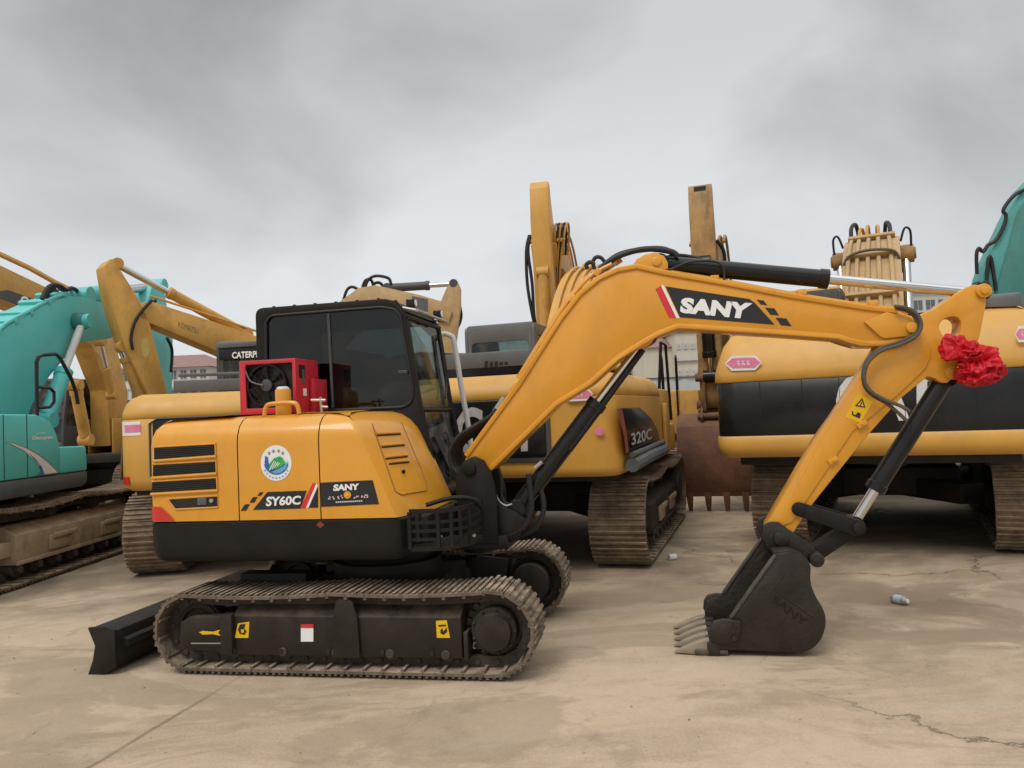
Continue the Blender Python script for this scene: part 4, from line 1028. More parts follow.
def stuck(fr, x, cx, cy, w, h, par, sk=.05, inner=PINKV, tilt=0.):
    def lean(v, k): return [Vector((p.x+k-tilt*0, p.y, p.z)) for p in v]
    mb = MB(); flat(mb, lean(hexa(fr, x, cx, cy, w, h, sk), -.002)); mb.build('dealer_sticker', WHITE, par)
    mb = MB(); flat(mb, lean(hexa(fr, x, cx, cy, w*.93, h*.66, sk), -.005)); mb.build('sticker_field', inner, par)
    mb = MB()
    for k in range(3):
        x0_ = cx-w*.18+k*w*.13; c0 = cy-sk*(x0_-cx)
        for (a, b, c, d) in ((0, -.15, .09, -.10), (.03, -.15, .055, .16), (0, .02, .09, .06), (.07, .06, .09, .16)):
            flat(mb, lean(xr(fr, [(x0_+w*a, c0+h*b), (x0_+w*c, c0+h*b), (x0_+w*c, c0+h*d), (x0_+w*a, c0+h*d)], x), -.008))
    for k in range(5):
        x0_ = cx-w*.2+k*w*.085; c0 = cy-sk*(x0_-cx)-h*.41
        flat(mb, lean(xr(fr, [(x0_, c0+h*.05), (x0_+w*.055, c0+h*.05), (x0_+w*.055, c0-h*.03), (x0_, c0-h*.03)], x), -.004))
    mb.build('sticker_mark', WHITE, par)
stuck(RF, -tail-.008, 743.5, 363, 37, 15, RX, .03)
mb = MB(); mb.box((-tail+.004, 1.02-.1, 2.0), (-tail+.006, 1.021, 2.01)); 
stuck(RF, -tail-.008, 1025, 334, 20, 16, RX, .03)
# grey covers on top of the hood
v = RF.on(0, 1000, 300, -1.2); 
mb = MB(); a_ = RF.on(0, 984, 312, -1.3); b_ = RF.on(0, 1019, 292, -1.3); mb.box((-1.6, b_.y, 2.50), (-.9, a_.y, 2.80)); mb.build('air_filter_cover', GREY, RX, bevel=.05)
a_ = RF.on(0, 905, 320, -1.0); mb = MB(); mb.box((-1.35, a_.y-1.1, 2.54), (.1, a_.y, 2.68)); mb.build('hood_lid', GREYD, RX, bevel=.04)
mb = MB(); p = RF.on(0, 982, 290, -.7); mb.cyl((-.7, p.y, 2.45), (-.7, p.y, 2.98), .10, n=18); mb.cyl((-.7, p.y, 2.95), (-.7, p.y, 3.06), .12, .09, n=18); mb.build('air_cleaner', BKG, RX, bevel=.01)
big_cab(RX, .3, 1.95, .38, 1.45, 1.25, 3.32, GREYD, GLASSG, YB)
# boom rising ahead of the tail, pipes down its back, two lift rams
up_, lo_ = [], []
bp_, up, lo = boom_poly((.45, 1.7), (2.5, 5.25), (5.6, 3.3), .65, 1.25, .55)
bm_ = big_boom(RX, bp_, .42, YP)
k_ = up[:14]
for i, y in enumerate((-.31, -.12, .05, .22, .36)):
    mb = MB(); mb.tube([(x-.03, y*(1-.25*j/13)*1.05, z+.02) for j, (x, z) in enumerate(k_)], .034, n=8, sub=2); mb.build('steel_pipe', YP, bm_)
for j in (4, 7, 10):
    x, z = k_[j]; mb = MB(); R = Matrix.Rotation(-.9, 3, 'Y'); mb.box((-.03, -.36, -.05), (.03, .36, .06), R, (x-.05, 0, z+.03)); mb.build('pipe_clamp', YP, bm_, bevel=.006)
mb = MB(); x, z = k_[7]; mb.tube([(x-.06, .44, z-.35), (x-.14, .36, z-.02), (x-.16, .15, z+.08), (x-.16, -.15, z+.08), (x-.14, -.36, z), (x-.06, -.44, z-.30)], .022, n=8); mb.build('hydraulic_hose', HOSEG, bm_)
for i, (y, dz) in enumerate(((-.28, .30), (-.10, .26), (.08, .28), (.20, .24), (.33, .34))):
    x, z = k_[12]; mb = MB(); mb.tube([(x-.25, y, z-.1), (x-.05, y, z+dz*.7), (x+.15, y*.8, z+dz), (x+.35, y*.7, z+dz*.5)], .035 if i in (0, 4) else .028, n=8); mb.build('elbow_hose', HOSE if i in (0, 4) else YO, bm_)
for s_ in (-1, 1):
    rp0 = Vector((1.3, s_*.46, 1.55)); rp1 = Vector((2.55, s_*.50, 4.05))
    ram(RX, rp0, rp1, .085, .45, GREYD, 'boom_cylinder', rod_r=.062, rod_m=CHROME)
    mb = MB(); mb.cyl((2.55, s_*.40, 4.05), (2.55, s_*.62, 4.05), .15, n=18); mb.cyl((2.55, s_*.62, 4.05), (2.55, s_*.65, 4.05), .10, n=18); mb.build('ram_pin', YR, RX, bevel=.015)
    mb = MB(); mb.tube([(2.3, s_*.43, 4.22), (2.26, s_*.50, 4.42), (2.34, s_*.58, 4.38), (2.48, s_*.58, 4.12)], .018, n=8); mb.build('lubrication_hose', HOSE, RX)
st_, _, _ = boom_poly((5.2, 3.8), (5.9, 3.0), (6.2, 1.5), .45, .55, .3)
big_boom(RX, st_, .18, YB, 'stick')
big_bucket(RX, (6.2, 1.5), 1.2, RUST, 1.0, 4)
mb = MB(); mb.tube([(-1.9, .2, 1.05), (-1.7, -.2, .92), (-1.3, -.4, .98)], .05, n=8); mb.build('under_hose', GREYD, RX)

# ================================================================== middle machine, tail and right flank in view
MD = Frame(.56, 10.48, 72); tail = 2.75
MX = thing('excavator', 'yellow excavator just behind the small one, grey cab, black side grille numbered in white', 'excavator', MD)
undercarriage_big(MX, L=4.35, g=1.19, W=.6, Ht=.95, seed=21)
path = roundpath([(.2, 1.4), (-tail, 1.38), (-tail+.03, -1.36), (.2, -1.4)], [0, .35, .25, 0], 8)
mb = MB(); shell(mb, path, [(.16, 1.035), (.05, 1.045), (.008, 1.09), (0, 1.14), (0, 1.83), (.012, 1.84)]); cw = mb.build('counterweight', YB, MX, sharp=50)
mb = MB(); shell(mb, path, [(.012, 1.842), (0, 1.852), (.004, 1.92), (.04, 2.00), (.11, 2.07), (.22, 2.105), (.5, 2.12)]); mb.build('engine_hood', YB, MX, sharp=60)
hb = MB(); 
hp_ = roundpath([(-1.15, -1.28), (-2.5, -1.28), (-2.5, -.35), (-1.15, -.35)], [.1, .3, .3, .1], 5, closed=True)
hb.loft([[Vector((x, y, 2.11)) for x, y in hp_], [Vector((x*1.0, y, 2.15)) for x, y in hp_], [Vector((-1.8+(x+1.8)*.86, -.8+(y+.8)*.85, 2.21)) for x, y in hp_]], True, True)
hb.build('hood_bulge', YB, MX, bevel=.03)
mb = MB(); mb.box((-2.5, -1.25, .98), (1.9, 1.25, 1.15)); mb.build('deck_frame', BKD, MX, bevel=.02)
mb = MB(); mb.box((.205, -1.4, 1.05), (1.25, -.42, 1.95)); mb.box((1.25, -1.4, 1.05), (1.85, -.5, 1.45)); mb.build('tank', YB, MX, bevel=.05)
for q_ in (0, 1):
    mb = MB(); (mb.box((.1, -.34, 1.05), (.9, -.29, 1.95)) if q_ else mb.box((.1, .24, 1.05), (.9, .29, 1.95))); mb.build('boom_mount', YB, MX, bevel=.03)
bl0 = xr(MD, [(545, 396), (545, 457)], -tail+.02)
by = bl0[0].y
bpoly = roundpath([(by, 1.25), (by, 1.835), (1.10, 1.835), (1.10, 1.25)], .05, 3, closed=True)
mb = MB(); prism_x(mb, bpoly, -tail-.006, -tail+.03); bnd = mb.build('black_band', BKG, MX, bevel=.004)
mb = MB(); prism_x(mb, roundpath([(by-.04, 1.20), (by-.04, 1.842), (1.16, 1.842), (1.16, 1.20)], .06, 3, closed=True), -tail-.002, -tail+.03); mb.build('band_rim', GREYD, MX, bevel=.004)
mb = MB(); letters(mb, 'CAT', xr(MD, [(455, 456), (538, 451), (538, 404), (455, 408)], -tail-.010), bold=.03); mb.build('maker_lettering', DIMW, MX)
stuck(MD, -tail-.012, 578, 394.5, 30, 13, MX, .05)
mb = MB(); c_ = xr(MD, [(599+4.5*math.cos(a*math.pi/10), 431+4.5*math.sin(a*math.pi/10)) for a in range(20)], -tail-.004); flat(mb, c_); mb.build('pink_dot', PINKV, MX)
# dark panel with the model number on the right flank
gp_ = [MD.on(1, a, b, -1.402) for a, b in [(622, 408), (640, 408), (651, 418), (658, 431), (660, 442), (629, 452), (627, 436)]]
mb = MB(); mb.loft([[Vector((p.x, -1.407, p.z)) for p in gp_], [Vector((p.x, -1.38, p.z)) for p in gp_]], True, True); mb.build('side_grille', BKG, MX, bevel=.006)
mb = MB(); letters(mb, '320C', [MD.on(1, a, b, -1.410) for a, b in [(632, 445.5), (652, 439), (651.5, 428), (631, 433.5)]], bold=.02); mb.build('model_lettering', DIMW, MX)
gs = [MD.on(1, a, b, -1.404) for a, b in [(617, 409), (622, 408), (628, 438), (629, 453), (626, 453), (624, 436)]]
mb = MB(); flat(mb, gs); mb.build('red_stripe', REDD, MX)
mb = MB(); mb.tube([(-2.55, -1.45, 1.14), (-1.6, -1.47, 1.16), (-.2, -1.47, 1.16)], .07, n=10, smooth=False); mb.tube([(-2.55, -1.45, 1.24), (-.2, -1.47, 1.26)], .03, n=8, smooth=False); mb.build('side_bumper', SKIRT, MX)
mb = MB(); mb.tube([(.95, -1.3, 1.9), (.95, -1.36, 2.62), (1.5, -1.36, 2.62), (1.75, -1.36, 1.5)], .022, n=8, smooth=False); mb.build('hand_rail', BK, MX)
mb = MB(); mb.box((.3, -1.46, 1.1), (.55, -1.405, 1.75)); mb.build('step_box', YO, MX, bevel=.02)
cb2 = big_cab(MX, .3, 1.9, .32, 1.38, 1.1, 2.98, GREY, GLASSG)
# grey rail guard across the engine deck
g0, g1 = xr(MD, [(453, 360), (531, 355)], -1.75)
mb = MB(); mb.box((-1.80, g1.y, 2.24), (-1.75, 1.35, 2.42)); gd = mb.build('rail_guard', GREY, MX, bevel=.012)
mb = MB(); mb.box((-1.79, g1.y+.05, 2.11), (-1.76, 1.30, 2.238)); mb.build('guard_skirt', BKG, MX)
rnd = random.Random(5); mb = MB()
for i, (a, b) in enumerate(((486, 8), (491, 6), (496, 6), (501, 4), (506, 4))):
    y0_ = 365-(a-486)*.06
    flat(mb, xr(MD, [(a-2, y0_+b/2-1), (a+1.6, y0_+b/2-1), (a+2.0, y0_-b/2), (a-1.2, y0_-b/2)], -1.805))
mb.build('worn_lettering', BLACKV, MX)
bp_, up, lo = boom_poly((.45, 1.65), (2.6, 5.0), (5.0, 2.9), .6, 1.1, .45)
b2_ = big_boom(MX, bp_, .32, YB); pipes(b2_, up[:16], (-.2, -.07, .07, .2), .028, .04, YB)
st_, _, _ = boom_poly((4.7, 3.4), (5.3, 2.7), (4.6, .9), .45, .5, .3); big_boom(MX, st_, .17, YB, 'stick')
for s_ in (-1, 1): ram(MX, (1.2, s_*.42, 1.4), (2.4, s_*.42, 3.0), .075, .55, GREYD, 'boom_cylinder')
ram(MX, (2.6, 0, 4.1), (4.7, 0, 3.5), .08, .6, YB, 'stick_cylinder')
mb = MB(); p = MD.on(1, 628, 352, -.9); mb.cyl((-1.2, -.7, 2.1), (-1.2, -.7, 2.75), .06, n=14); mb.build('exhaust_pipe', BKG, MX)
mb = MB(); mb.box((.95, -.9, 2.3), (1.0, -.84, 3.2)); mb.build('mirror_post', YO, MX)

# ================================================================== left yellow machine behind the engine cover
CF = Frame(-3.27, 11.1, 98); tail = 2.75
CX = thing('excavator', 'yellow excavator behind the small one\'s engine cover, white sticker on its tail corner', 'excavator', CF)
undercarriage_big(CX, L=4.35, g=1.22, W=.6, Ht=.95, seed=31)
path = roundpath([(.2, 1.4), (-tail, 1.38), (-tail, -1.38), (.2, -1.4)], [0, .36, .36, 0], 8)
mb = MB(); shell(mb, path, [(.20, 1.035), (.07, 1.045), (.015, 1.09), (0, 1.16), (0, 1.80), (.014, 1.815)]); mb.build('counterweight', YB, CX, sharp=50)
mb = MB(); shell(mb, path, [(.014, 1.81), (.0, 1.822), (.006, 1.88), (.04, 1.97), (.10, 2.04), (.2, 2.08), (.5, 2.095)]); mb.build('engine_hood', YB, CX, sharp=60)
mb = MB(); mb.box((-2.5, -1.25, .98), (1.9, 1.25, 1.15)); mb.build('deck_frame', BKD, CX, bevel=.02)
mb = MB(); mb.box((.205, -1.4, 1.05), (1.25, -.42, 1.95)); mb.box((1.25, -1.4, 1.05), (1.85, -.5, 1.45)); mb.build('tank', YB, CX, bevel=.05)
for q_ in (0, 1):
    mb = MB(); (mb.box((.1, -.34, 1.05), (.9, -.29, 1.95)) if q_ else mb.box((.1, .24, 1.05), (.9, .29, 1.95))); mb.build('boom_mount', YB, CX, bevel=.03)
yb0 = CF.on(0, 153, 440, -tail).y
mb = MB(); prism_x(mb, roundpath([(-1.1, 1.22), (-1.1, 1.80), (yb0, 1.80), (yb0, 1.22)], .06, 3, closed=True), -tail-.006, -tail+.03); mb.build('black_band', BKG, CX, bevel=.004)
mb = MB(); mb.tube([(-tail-.005, -1.1, 1.81), (-tail-.005, yb0-.05, 1.81), (-tail-.005, yb0+.03, 1.76), (-tail-.005, yb0+.03, 1.2)], .012, n=8, smooth=False); mb.build('band_rim', GREYD, CX)
# sticker wraps the round tail corner
def corner_patch(fr_path, z0_, z1_, i0, i1, lift, m_, nm, par):
    ns_ = inward(fr_path, 1); mb = MB()
    mb.loft([[Vector((p[0]-n.x*lift, p[1]-n.y*lift, z)) for p, n in list(zip(fr_path, ns_))[i0:i1]] for z in (z0_, z1_)]); return mb.build(nm, m_, par)
mb = MB(); pth = path
corner_patch(pth, 1.64, 1.79, 4, 9, .004, WHITE, 'dealer_sticker', CX); corner_patch(pth, 1.675, 1.755, 5, 9, .007, PINKV, 'sticker_field', CX)
corner_patch(pth, 1.12, 1.20, 4, 7, .008, REDL, 'tail_reflector', CX)
g0 = CF.on(0, 174, 386, -1.9); 
mb = MB(); mb.box((-1.93, -1.2, 2.12), (-1.88, g0.y, 2.26)); mb.box((-1.92, -1.2, 2.30), (-1.88, g0.y-.05, 2.34)); mb.build('rail_guard', GREY, CX, bevel=.012)
mb = MB(); mb.tube([CF.on(0, 188, 405, -2.3), CF.on(0, 197, 412, -2.55)], .05, n=10, smooth=False); mb.build('exhaust_pipe', GREYD, CX)
cb3 = big_cab(CX, .25, 1.85, .33, 1.0, 1.1, 2.92, GREYD, GLASSG, GREY)
mb = MB(); c_ = xr(CF, [(219, 360), (262, 358), (262, 348.5), (219, 350.5)], .16)
mb.loft([[p for p in c_], [p+Vector((.05, 0, 0)) for p in c_]], True, True); mb.build('name_board', BKG, CX, bevel=.004)
mb = MB(); letters(mb, 'CATERPILLAR', xr(CF, [(232, 358.6), (273, 356.6), (273, 350), (232, 352)], .155), bold=.03); mb.build('maker_lettering', WHITE, CX)
mb = MB(); c_ = xr(CF, [(218, 344), (262, 341), (262, 345.5), (218, 348.5)], .2); mb.loft([c_, [p+Vector((1.3, 0, .03)) for p in c_]], True, True); mb.build('roof_guard', GREY, CX, bevel=.006)
bp_, up, lo = boom_poly((.45, 1.65), (2.4, 3.3), (4.6, 1.9), .6, 1.0, .45); big_boom(CX, bp_, .32, YB)
st_, _, _ = boom_poly((4.3, 2.4), (4.9, 1.9), (4.5, .6), .45, .5, .3); big_boom(CX, st_, .17, YB, 'stick')

# ================================================================== teal machine on the left edge
TF = Frame(-6.98, 9.95, 88.5)
TX = thing('excavator', 'teal excavator at the left edge, white and blue swoosh on its side', 'excavator', TF)
undercarriage_big(TX, L=4.35, g=1.19, W=.6, Ht=.92, frame_m=RUSTF, seed=41)
rp = -1.38
sp1 = [(v.x, v.z) for v in (TF.on(1, a, b, rp) for a, b in [(60, 484), (60, 446), (59, 436), (55, 425), (47, 417), (20, 415)])]
fx_ = TF.on(1, 88, 470, rp).x; xm = sp1[1][0]
mb = MB(); zb = 1.20
prof_side = [(-2.6, zb), (xm, zb), (xm, sp1[1][1]), (xm-.05, sp1[2][1]+.03), (xm-.18, sp1[3][1]+.06), (xm-.42, sp1[4][1]+.03), (-2.6, sp1[4][1]+.05)]
mb.prism(prof_side, rp, .95); mb.build('body_panel', TEAL, TX, bevel=.03, sharp=40)
mb = MB(); mb.prism([(xm+.004, zb), (fx_, zb), (fx_-.02, sp1[1][1]-.02), (xm+.004, sp1[1][1]-.01)], rp, -.5); mb.build('front_box', TEAL, TX, bevel=.03, sharp=40)
mb = MB(); mb.prism([(-2.7, .98), (fx_-.1, 1.0), (fx_, 1.06), (fx_, zb-.004), (-2.7, zb-.004)], rp, 1.3); mb.build('side_skirt', SKIRT, TX, bevel=.03, sharp=40)
sm = lambda nm, pts, m_, d: flat(MB(), [TF.on(1, a, b, rp-d) for a, b in pts]).build(nm, m_, TX)
sm('swoosh', [(5, 441.5), (14, 443), (28, 448), (40, 455), (50, 463), (57, 470.5), (58.5, 473), (52, 474.5), (36, 475.5), (41, 472), (39, 465), (33, 457), (24, 450), (12, 445)], SIGNG, .003)
sm('swoosh', [(7, 442.3), (14, 443.6), (27, 448.6), (39, 455.6), (49, 463.6), (56, 470.5), (57, 472.5), (42, 474.5), (41.5, 468), (34, 459.5), (24, 450.5), (12, 444.5)], WHITEW, .005)
sm('swoosh_blue', [(28, 452), (36, 459.5), (42, 467), (44.5, 474), (38.5, 475), (42, 471.5), (39.5, 464.5), (34, 457.5)], BLUEV, .007)
mb = MB(); letters(mb, 'Geospec', [TF.on(1, a, b, rp-.004) for a, b in [(32, 441), (53, 440), (53, 435), (32, 436)]], bold=.02, shear=.2); letters(mb, 'ACERA', [TF.on(1, a, b, rp-.004) for a, b in [(36, 434.6), (46, 434), (46, 432), (36, 432.6)]], bold=.0); mb.build('maker_lettering', WHITE, TX)
for px in (3.5, 27):
    mb = MB(); a_ = TF.on(1, px, 440, rp); mb.box((a_.x-.004, rp-.004, zb+.02), (a_.x+.004, rp+.001, sp1[4][1]+.03)); mb.build('panel_seam', BKD, TX)
bo_ = [(-8, 350), (0, 332), (12, 324), (27, 316), (40, 308), (55, 301), (68, 296), (84, 297), (97, 301.5), (118, 303), (130, 312), (126, 330), (112, 338), (100, 340), (90, 341), (80, 343), (66, 357), (50, 376), (33, 403), (20, 440), (-15, 445), (-22, 400)]
hwb = .24
bo2 = TF.side(bo_, -hwb)
tb = big_boom(TX, bo2, hwb, TEAL)
pin = TF.on(1, 75, 321.5, -hwb); mb = MB(); mb.cyl((pin.x, -hwb-.16, pin.z), (pin.x, -hwb, pin.z), .13, n=18); mb.build('ram_pin', TEALD, TX, bevel=.015)
p1 = Vector((pin.x, -hwb-.12, pin.z)); p0 = TF.on(1, 46, 420, -hwb-.12)
ram(TX, p0, p1, .11, .47, TEAL, 'boom_cylinder', rod_r=.055, rod_m=WHITEW)
upl = [(-6, 345), (0, 330), (12, 321), (27, 313), (40, 305.5), (55, 298.5), (66, 294.5)]
for k in range(5):
    y = -hwb+.02+.10*k
    mb = MB(); mb.tube([TF.on(1, a+k*.4, b-1, y) for a, b in upl], .030, n=8, sub=3); mb.build('steel_pipe', TEAL, tb)
for k, (a, b) in enumerate(((6, 326), (22, 317), (40, 306), (56, 298.5))):
    v = TF.on(1, a, b, -hwb+.15); R = Matrix.Rotation(-.6, 3, 'Y'); mb = MB(); mb.box((-.04, -.16, -.03), (.04, .30, .05), R, v+Vector((0, 0, .04))); mb.build('pipe_clamp', TEAL, tb, bevel=.01)
for k in range(4):
    y = -.22+.11*k
    mb = MB(); mb.tube([TF.on(1, a, b, y) for a, b in [(42+k*2, 299), (46+k*2, 290), (52+k*2, 285), (60, 286+k), (66, 290), (72, 288), (77, 291)]], .032, n=8, sub=3); mb.build('hydraulic_hose', HOSE, tb)
a_, b_ = TF.on(1, 82, 296, 0), TF.on(1, 157, 286, 0)
ram(TX, a_, b_, .14, .5, TEAL, 'stick_cylinder', rod_r=.08)
stp = TF.side([(148, 300), (153, 284), (163, 283), (166, 300), (173, 340), (172, 395), (166, 440), (156, 440), (151, 380), (140, 320)], -.18)
tst = big_boom(TX, stp, .18, TEAL, 'stick')
big_bucket(TX, (stp[6][0]-.05, stp[6][1]-.05), 1.1, RUST, 1.0, 4)
mb = MB(); mb.tube([TF.on(1, a, b, -.30) for a, b in [(167, 338), (172, 350), (171, 372)]], .03, n=8); mb.build('hydraulic_hose', HOSE, tst)
mb = MB(); y_ = -1.25; mb.tube([TF.on(1, a, b, y_) for a, b in [(37, 420), (36.5, 362), (38.5, 357), (43, 355), (56, 354), (60, 358), (71, 378), (76, 392), (78, 404)]], .023, n=8, smooth=False); mb.tube([TF.on(1, a, b, y_) for a, b in [(37, 387), (50, 388), (54, 392), (54, 402), (50, 407), (38, 408)]], .02, n=8, smooth=False); mb.build('hand_rail', BKG, TX)
mb = MB(); mb.box((-1.2, .96, 1.2), (-.2, 1.3, 1.9)); mb.build('side_box', TEAL, TX, bevel=.05)
big_cab(TX, .35, 1.95, .45, 1.42, 1.2, 3.0, TEALD, GLASSG)

# ================================================================== second row, booms and sticks above the first
def far_machine(fr, label, paint, seed, group=None, cabm=None, L=4.3, hw=1.38, mirror=False):
    r_ = thing('excavator', label, 'excavator', fr, group)
    undercarriage_big(r_, L=L, g=1.19, W=.6, Ht=.95, seed=seed)
    house(r_, hw=hw, tank=not mirror, paint=paint, z1=2.05)
    big_cab(r_, y0=-1.36 if mirror else .35, y1=-.36 if mirror else 1.38, m_=cabm or GREYD)
    return r_

# stick with tall kinked profile on the left, boom running back to the right
KF = Frame(-1.58, 16.9, 225)
K1 = far_machine(KF, 'yellow excavator whose kinked upright stick stands between the teal boom and the cab', YO, 51)
s1 = KF.side([(104, 266), (110, 259), (114, 259), (118, 266), (137, 296), (149, 320), (168, 394), (172, 420), (158, 424), (150, 398), (125, 347), (109, 297)], .2)
sk = big_boom(K1, s1, .2, YO, 'stick')
kb = KF.side([(140, 303), (150, 301), (215, 322), (256, 336)], .2); kl = KF.side([(256, 371), (224, 354), (150, 323), (140, 318)], .2)
bb = kb + [(.9, 2.4), (.2, 1.9), (.3, 1.5), (.7, 1.45)] + kl
bb = sorted(kb, key=lambda q: -q[0]) + [(1.6, 3.0), (.7, 2.3), (.2, 1.9), (.3, 1.5), (.7, 1.45), (1.8, 2.2)] + sorted(kl, key=lambda q: q[0])
bx_ = big_boom(K1, bb, .2, YO)
mb = MB(); letters(mb, 'KOMATSU', [KF.on(1, a, b, .203) for a, b in [(178, 327), (198, 334), (198.5, 328.5), (178.5, 321.5)]], bold=.0); mb.build('maker_lettering', SIGNG, bx_)
ram(K1, KF.on(1, 246, 334, .0), KF.on(1, 116, 264, .0), .09, .62, YO, 'stick_cylinder', rod_r=.055)
ram(K1, KF.on(1, 145, 400, .02)+Vector((.06, 0, 0)), KF.on(1, 126, 347, .02)+Vector((.06, 0, 0)), .09, .8, YO, 'bucket_cylinder')
for yy, dx_ in ((.24, 0), (.1, 4)):
    mb = MB(); mb.tube([KF.on(1, a+dx_, b, yy) for a, b in [(152, 300), (143, 310), (135, 322), (131, 338), (133, 350)]], .025, n=8); mb.build('hydraulic_hose', HOSE, sk)
for yy in (-.1, .08):
    mb = MB(); mb.tube([KF.on(1, a, b, yy) for a, b in [(150, 296), (215, 317), (256, 331)]], .02, n=6, smooth=False); mb.build('steel_pipe', YO, bx_)
big_bucket(K1, (s1[7][0], s1[7][1]-.05), 1.0, RUST, .95, 4)
mb = MB(); flat(mb, [KF.on(1, a, b, .203) for a, b in [(141, 340), (147, 338), (150, 352), (146, 358), (142, 355)]]); mb.build('stick_sticker', mat('faded_yellow_sticker', (.62, .46, .12), .6), sk)

# upright stick seen head-on in the middle
K2F = Frame(1.80, 20.5, -100)
K2 = far_machine(K2F, 'yellow excavator behind the middle one, its clean upright stick pointing at the sky', YO, 61)
s2 = [(6.30, 5.72), (6.38, 5.92), (6.56, 5.94), (6.66, 5.80), (6.74, 5.15), (6.60, 4.1), (6.42, 1.9), (6.26, 1.82), (6.10, 1.95), (5.85, 4.2), (5.80, 4.9), (6.0, 5.3)]
sk2 = big_boom(K2, s2, .17, YB, 'stick')
bp_, up, lo = boom_poly((.45, 1.65), (3.2, 5.9), (6.2, 4.6), .6, 1.0, .5); b_2 = big_boom(K2, bp_, .24, YO)
pipes(b_2, up[6:], (-.24, -.14, .26, .33), .025, .05, YO)
ram(K2, (6.62, 0, 4.25), (6.62, 0, 2.2), .10, .75, YO, 'bucket_cylinder', rod_r=.06)
ram(K2, (3.3, 0, 5.2), (6.25, 0, 5.6), .09, .6, YO, 'stick_cylinder')
for s_, ys_ in ((1, -.25), (-1, -.22)):
    mb = MB(); mb.tube([(6.4, ys_, 5.0), (6.45, ys_-.06, 4.7), (6.45, ys_-.04-.03*s_, 4.1), (6.45, ys_+.0, 3.5), (6.4, -.18, 3.1)], .03, n=8); mb.build('hydraulic_hose', HOSE, sk2)
for k in range(5):
    mb = MB(); y = .20+.05*k; mb.tube([(5.8, y, 4.7), (5.9, y+.05, 5.2), (6.2, y+.02, 5.15), (6.1, .18+.02*k, 4.4), (5.9, .2, 3.6)], .022, n=8); mb.build('hydraulic_hose', HOSE if k % 2 else YO, sk2)
big_bucket(K2, (6.26, 1.75), 1.0, RUST, 1.0, 4)

# rusty stick and bucket facing the camera, right of the gap
K3F = Frame(5.05, 18.2, -107.5)
K3 = far_machine(K3F, 'rusty yellow excavator facing out of the gap, worn bucket with four teeth hanging down', YR, 71)
s3 = [(6.36, 4.87), (6.40, 5.13), (6.62, 5.13), (6.68, 4.93), (6.70, 4.3), (6.56, 3.2), (6.30, 1.85), (6.16, 1.64), (5.92, 1.70), (5.95, 3.4), (5.95, 4.0), (6.1, 4.5)]
sk3 = big_boom(K3, s3, .18, YR, 'stick')
mb = MB(); mb.box((6.40, -.09, 4.95), (6.652, .09, 5.10)); mb.build('stick_end_hole', BKD, sk3)
bp_, up, lo = boom_poly((.45, 1.65), (3.1, 5.0), (6.1, 4.0), .6, 1.0, .5); b_3 = big_boom(K3, bp_, .2, YR); pipes(b_3, up[8:], (.22, .30, -.22), .025, .05, YR)
ram(K3, (6.70, 0, 3.9), (6.36, 0, 2.15), .10, .82, BKG, 'bucket_cylinder', rod_r=.06)
for s_ in (-1, 1):
    mb = MB(); mb.prism([(6.28, 2.2), (6.42, 2.18), (6.38, 1.6), (6.22, 1.55)], s_*.13, s_*.09); mb.build('bucket_link', RUST, K3, bevel=.01)
    mb = MB(); mb.prism([(6.0, 2.35), (6.10, 2.40), (6.42, 2.2), (6.34, 2.08)], s_*.2, s_*.165); mb.build('rocker_link', RUST, K3, bevel=.01)
mb = MB(); mb.cyl((6.36, -.24, 2.14), (6.36, .24, 2.14), .07, n=14); mb.build('link_pin', RUST, K3, bevel=.008)
mb = MB(); mb.cyl((6.05, -.26, 1.70), (6.05, .26, 1.70), .07, n=14); mb.build('link_pin', RUST, K3, bevel=.008)
big_bucket(K3, (6.12, 1.53), 1.14, RUST, 1.04, 4)
mb = MB(); mb.tube([(6.3, .2, 4.3), (6.2, .30, 4.1), (6.1, .28, 3.6), (6.2, .2, 3.0)], .03, n=8); mb.build('hydraulic_hose', HOSE, sk3)
for y in (-1.25, -.95):
    mb = MB(); mb.tube([(2.0, y, 1.3), (2.0, y, 2.75), (1.92, y, 2.8), (1.85, y, 2.7), (1.8, y, 2.0)], .022, n=8, smooth=False); mb.build('hand_rail', BKG, K3)
mb = MB(); mb.box((1.3, -1.45, 1.1), (1.95, -.5, 2.05)); mb.build('tool_box', YO, K3, bevel=.06)

# brown-yellow machine on the far left, boom over the teal one
LF = Frame(-9.85, 19.3, -90)
LX = far_machine(LF, 'dusty yellow excavator on the far left with its boom bent behind the teal boom', YO, 81, mirror=True)
lo_p = LF.side([(-60, 232), (0, 265), (50, 289), (78, 300), (100, 318), (115, 340), (128, 393), (124, 440), (110, 446), (108, 390), (92, 348), (66, 322), (30, 312), (0, 300), (-60, 270)], .22)
lbm = big_boom(LX, lo_p, .22, YO)
bl_p = [LF.on(1, a, b, .223) for a, b in [(-20, 300), (0, 291), (8, 290), (40, 301), (60, 312), (52, 315), (30, 310), (0, 299)]]
mb = MB(); flat(mb, bl_p); mb.build('maker_panel', GREYD, lbm)
mb = MB(); letters(mb, 'CAT', [LF.on(1, a, b, .227) for a, b in [(20, 305.5), (41, 312.5), (42, 302.5), (21, 294.5)]], bold=.04); mb.build('maker_lettering', WHITE, lbm)
for k in range(4):
    mb = MB(); mb.tube([LF.on(1, a, b-2-k*.5, .2-.13*k) for a, b in [(-60, 222), (0, 257), (30, 271), (55, 285), (78, 296)]], .04, n=8, smooth=False); mb.build('steel_pipe', YO, lbm)
ram(LX, LF.on(1, 112, 395, .42), LF.on(1, 100, 342, .42), .10, .5, YO, 'boom_cylinder')
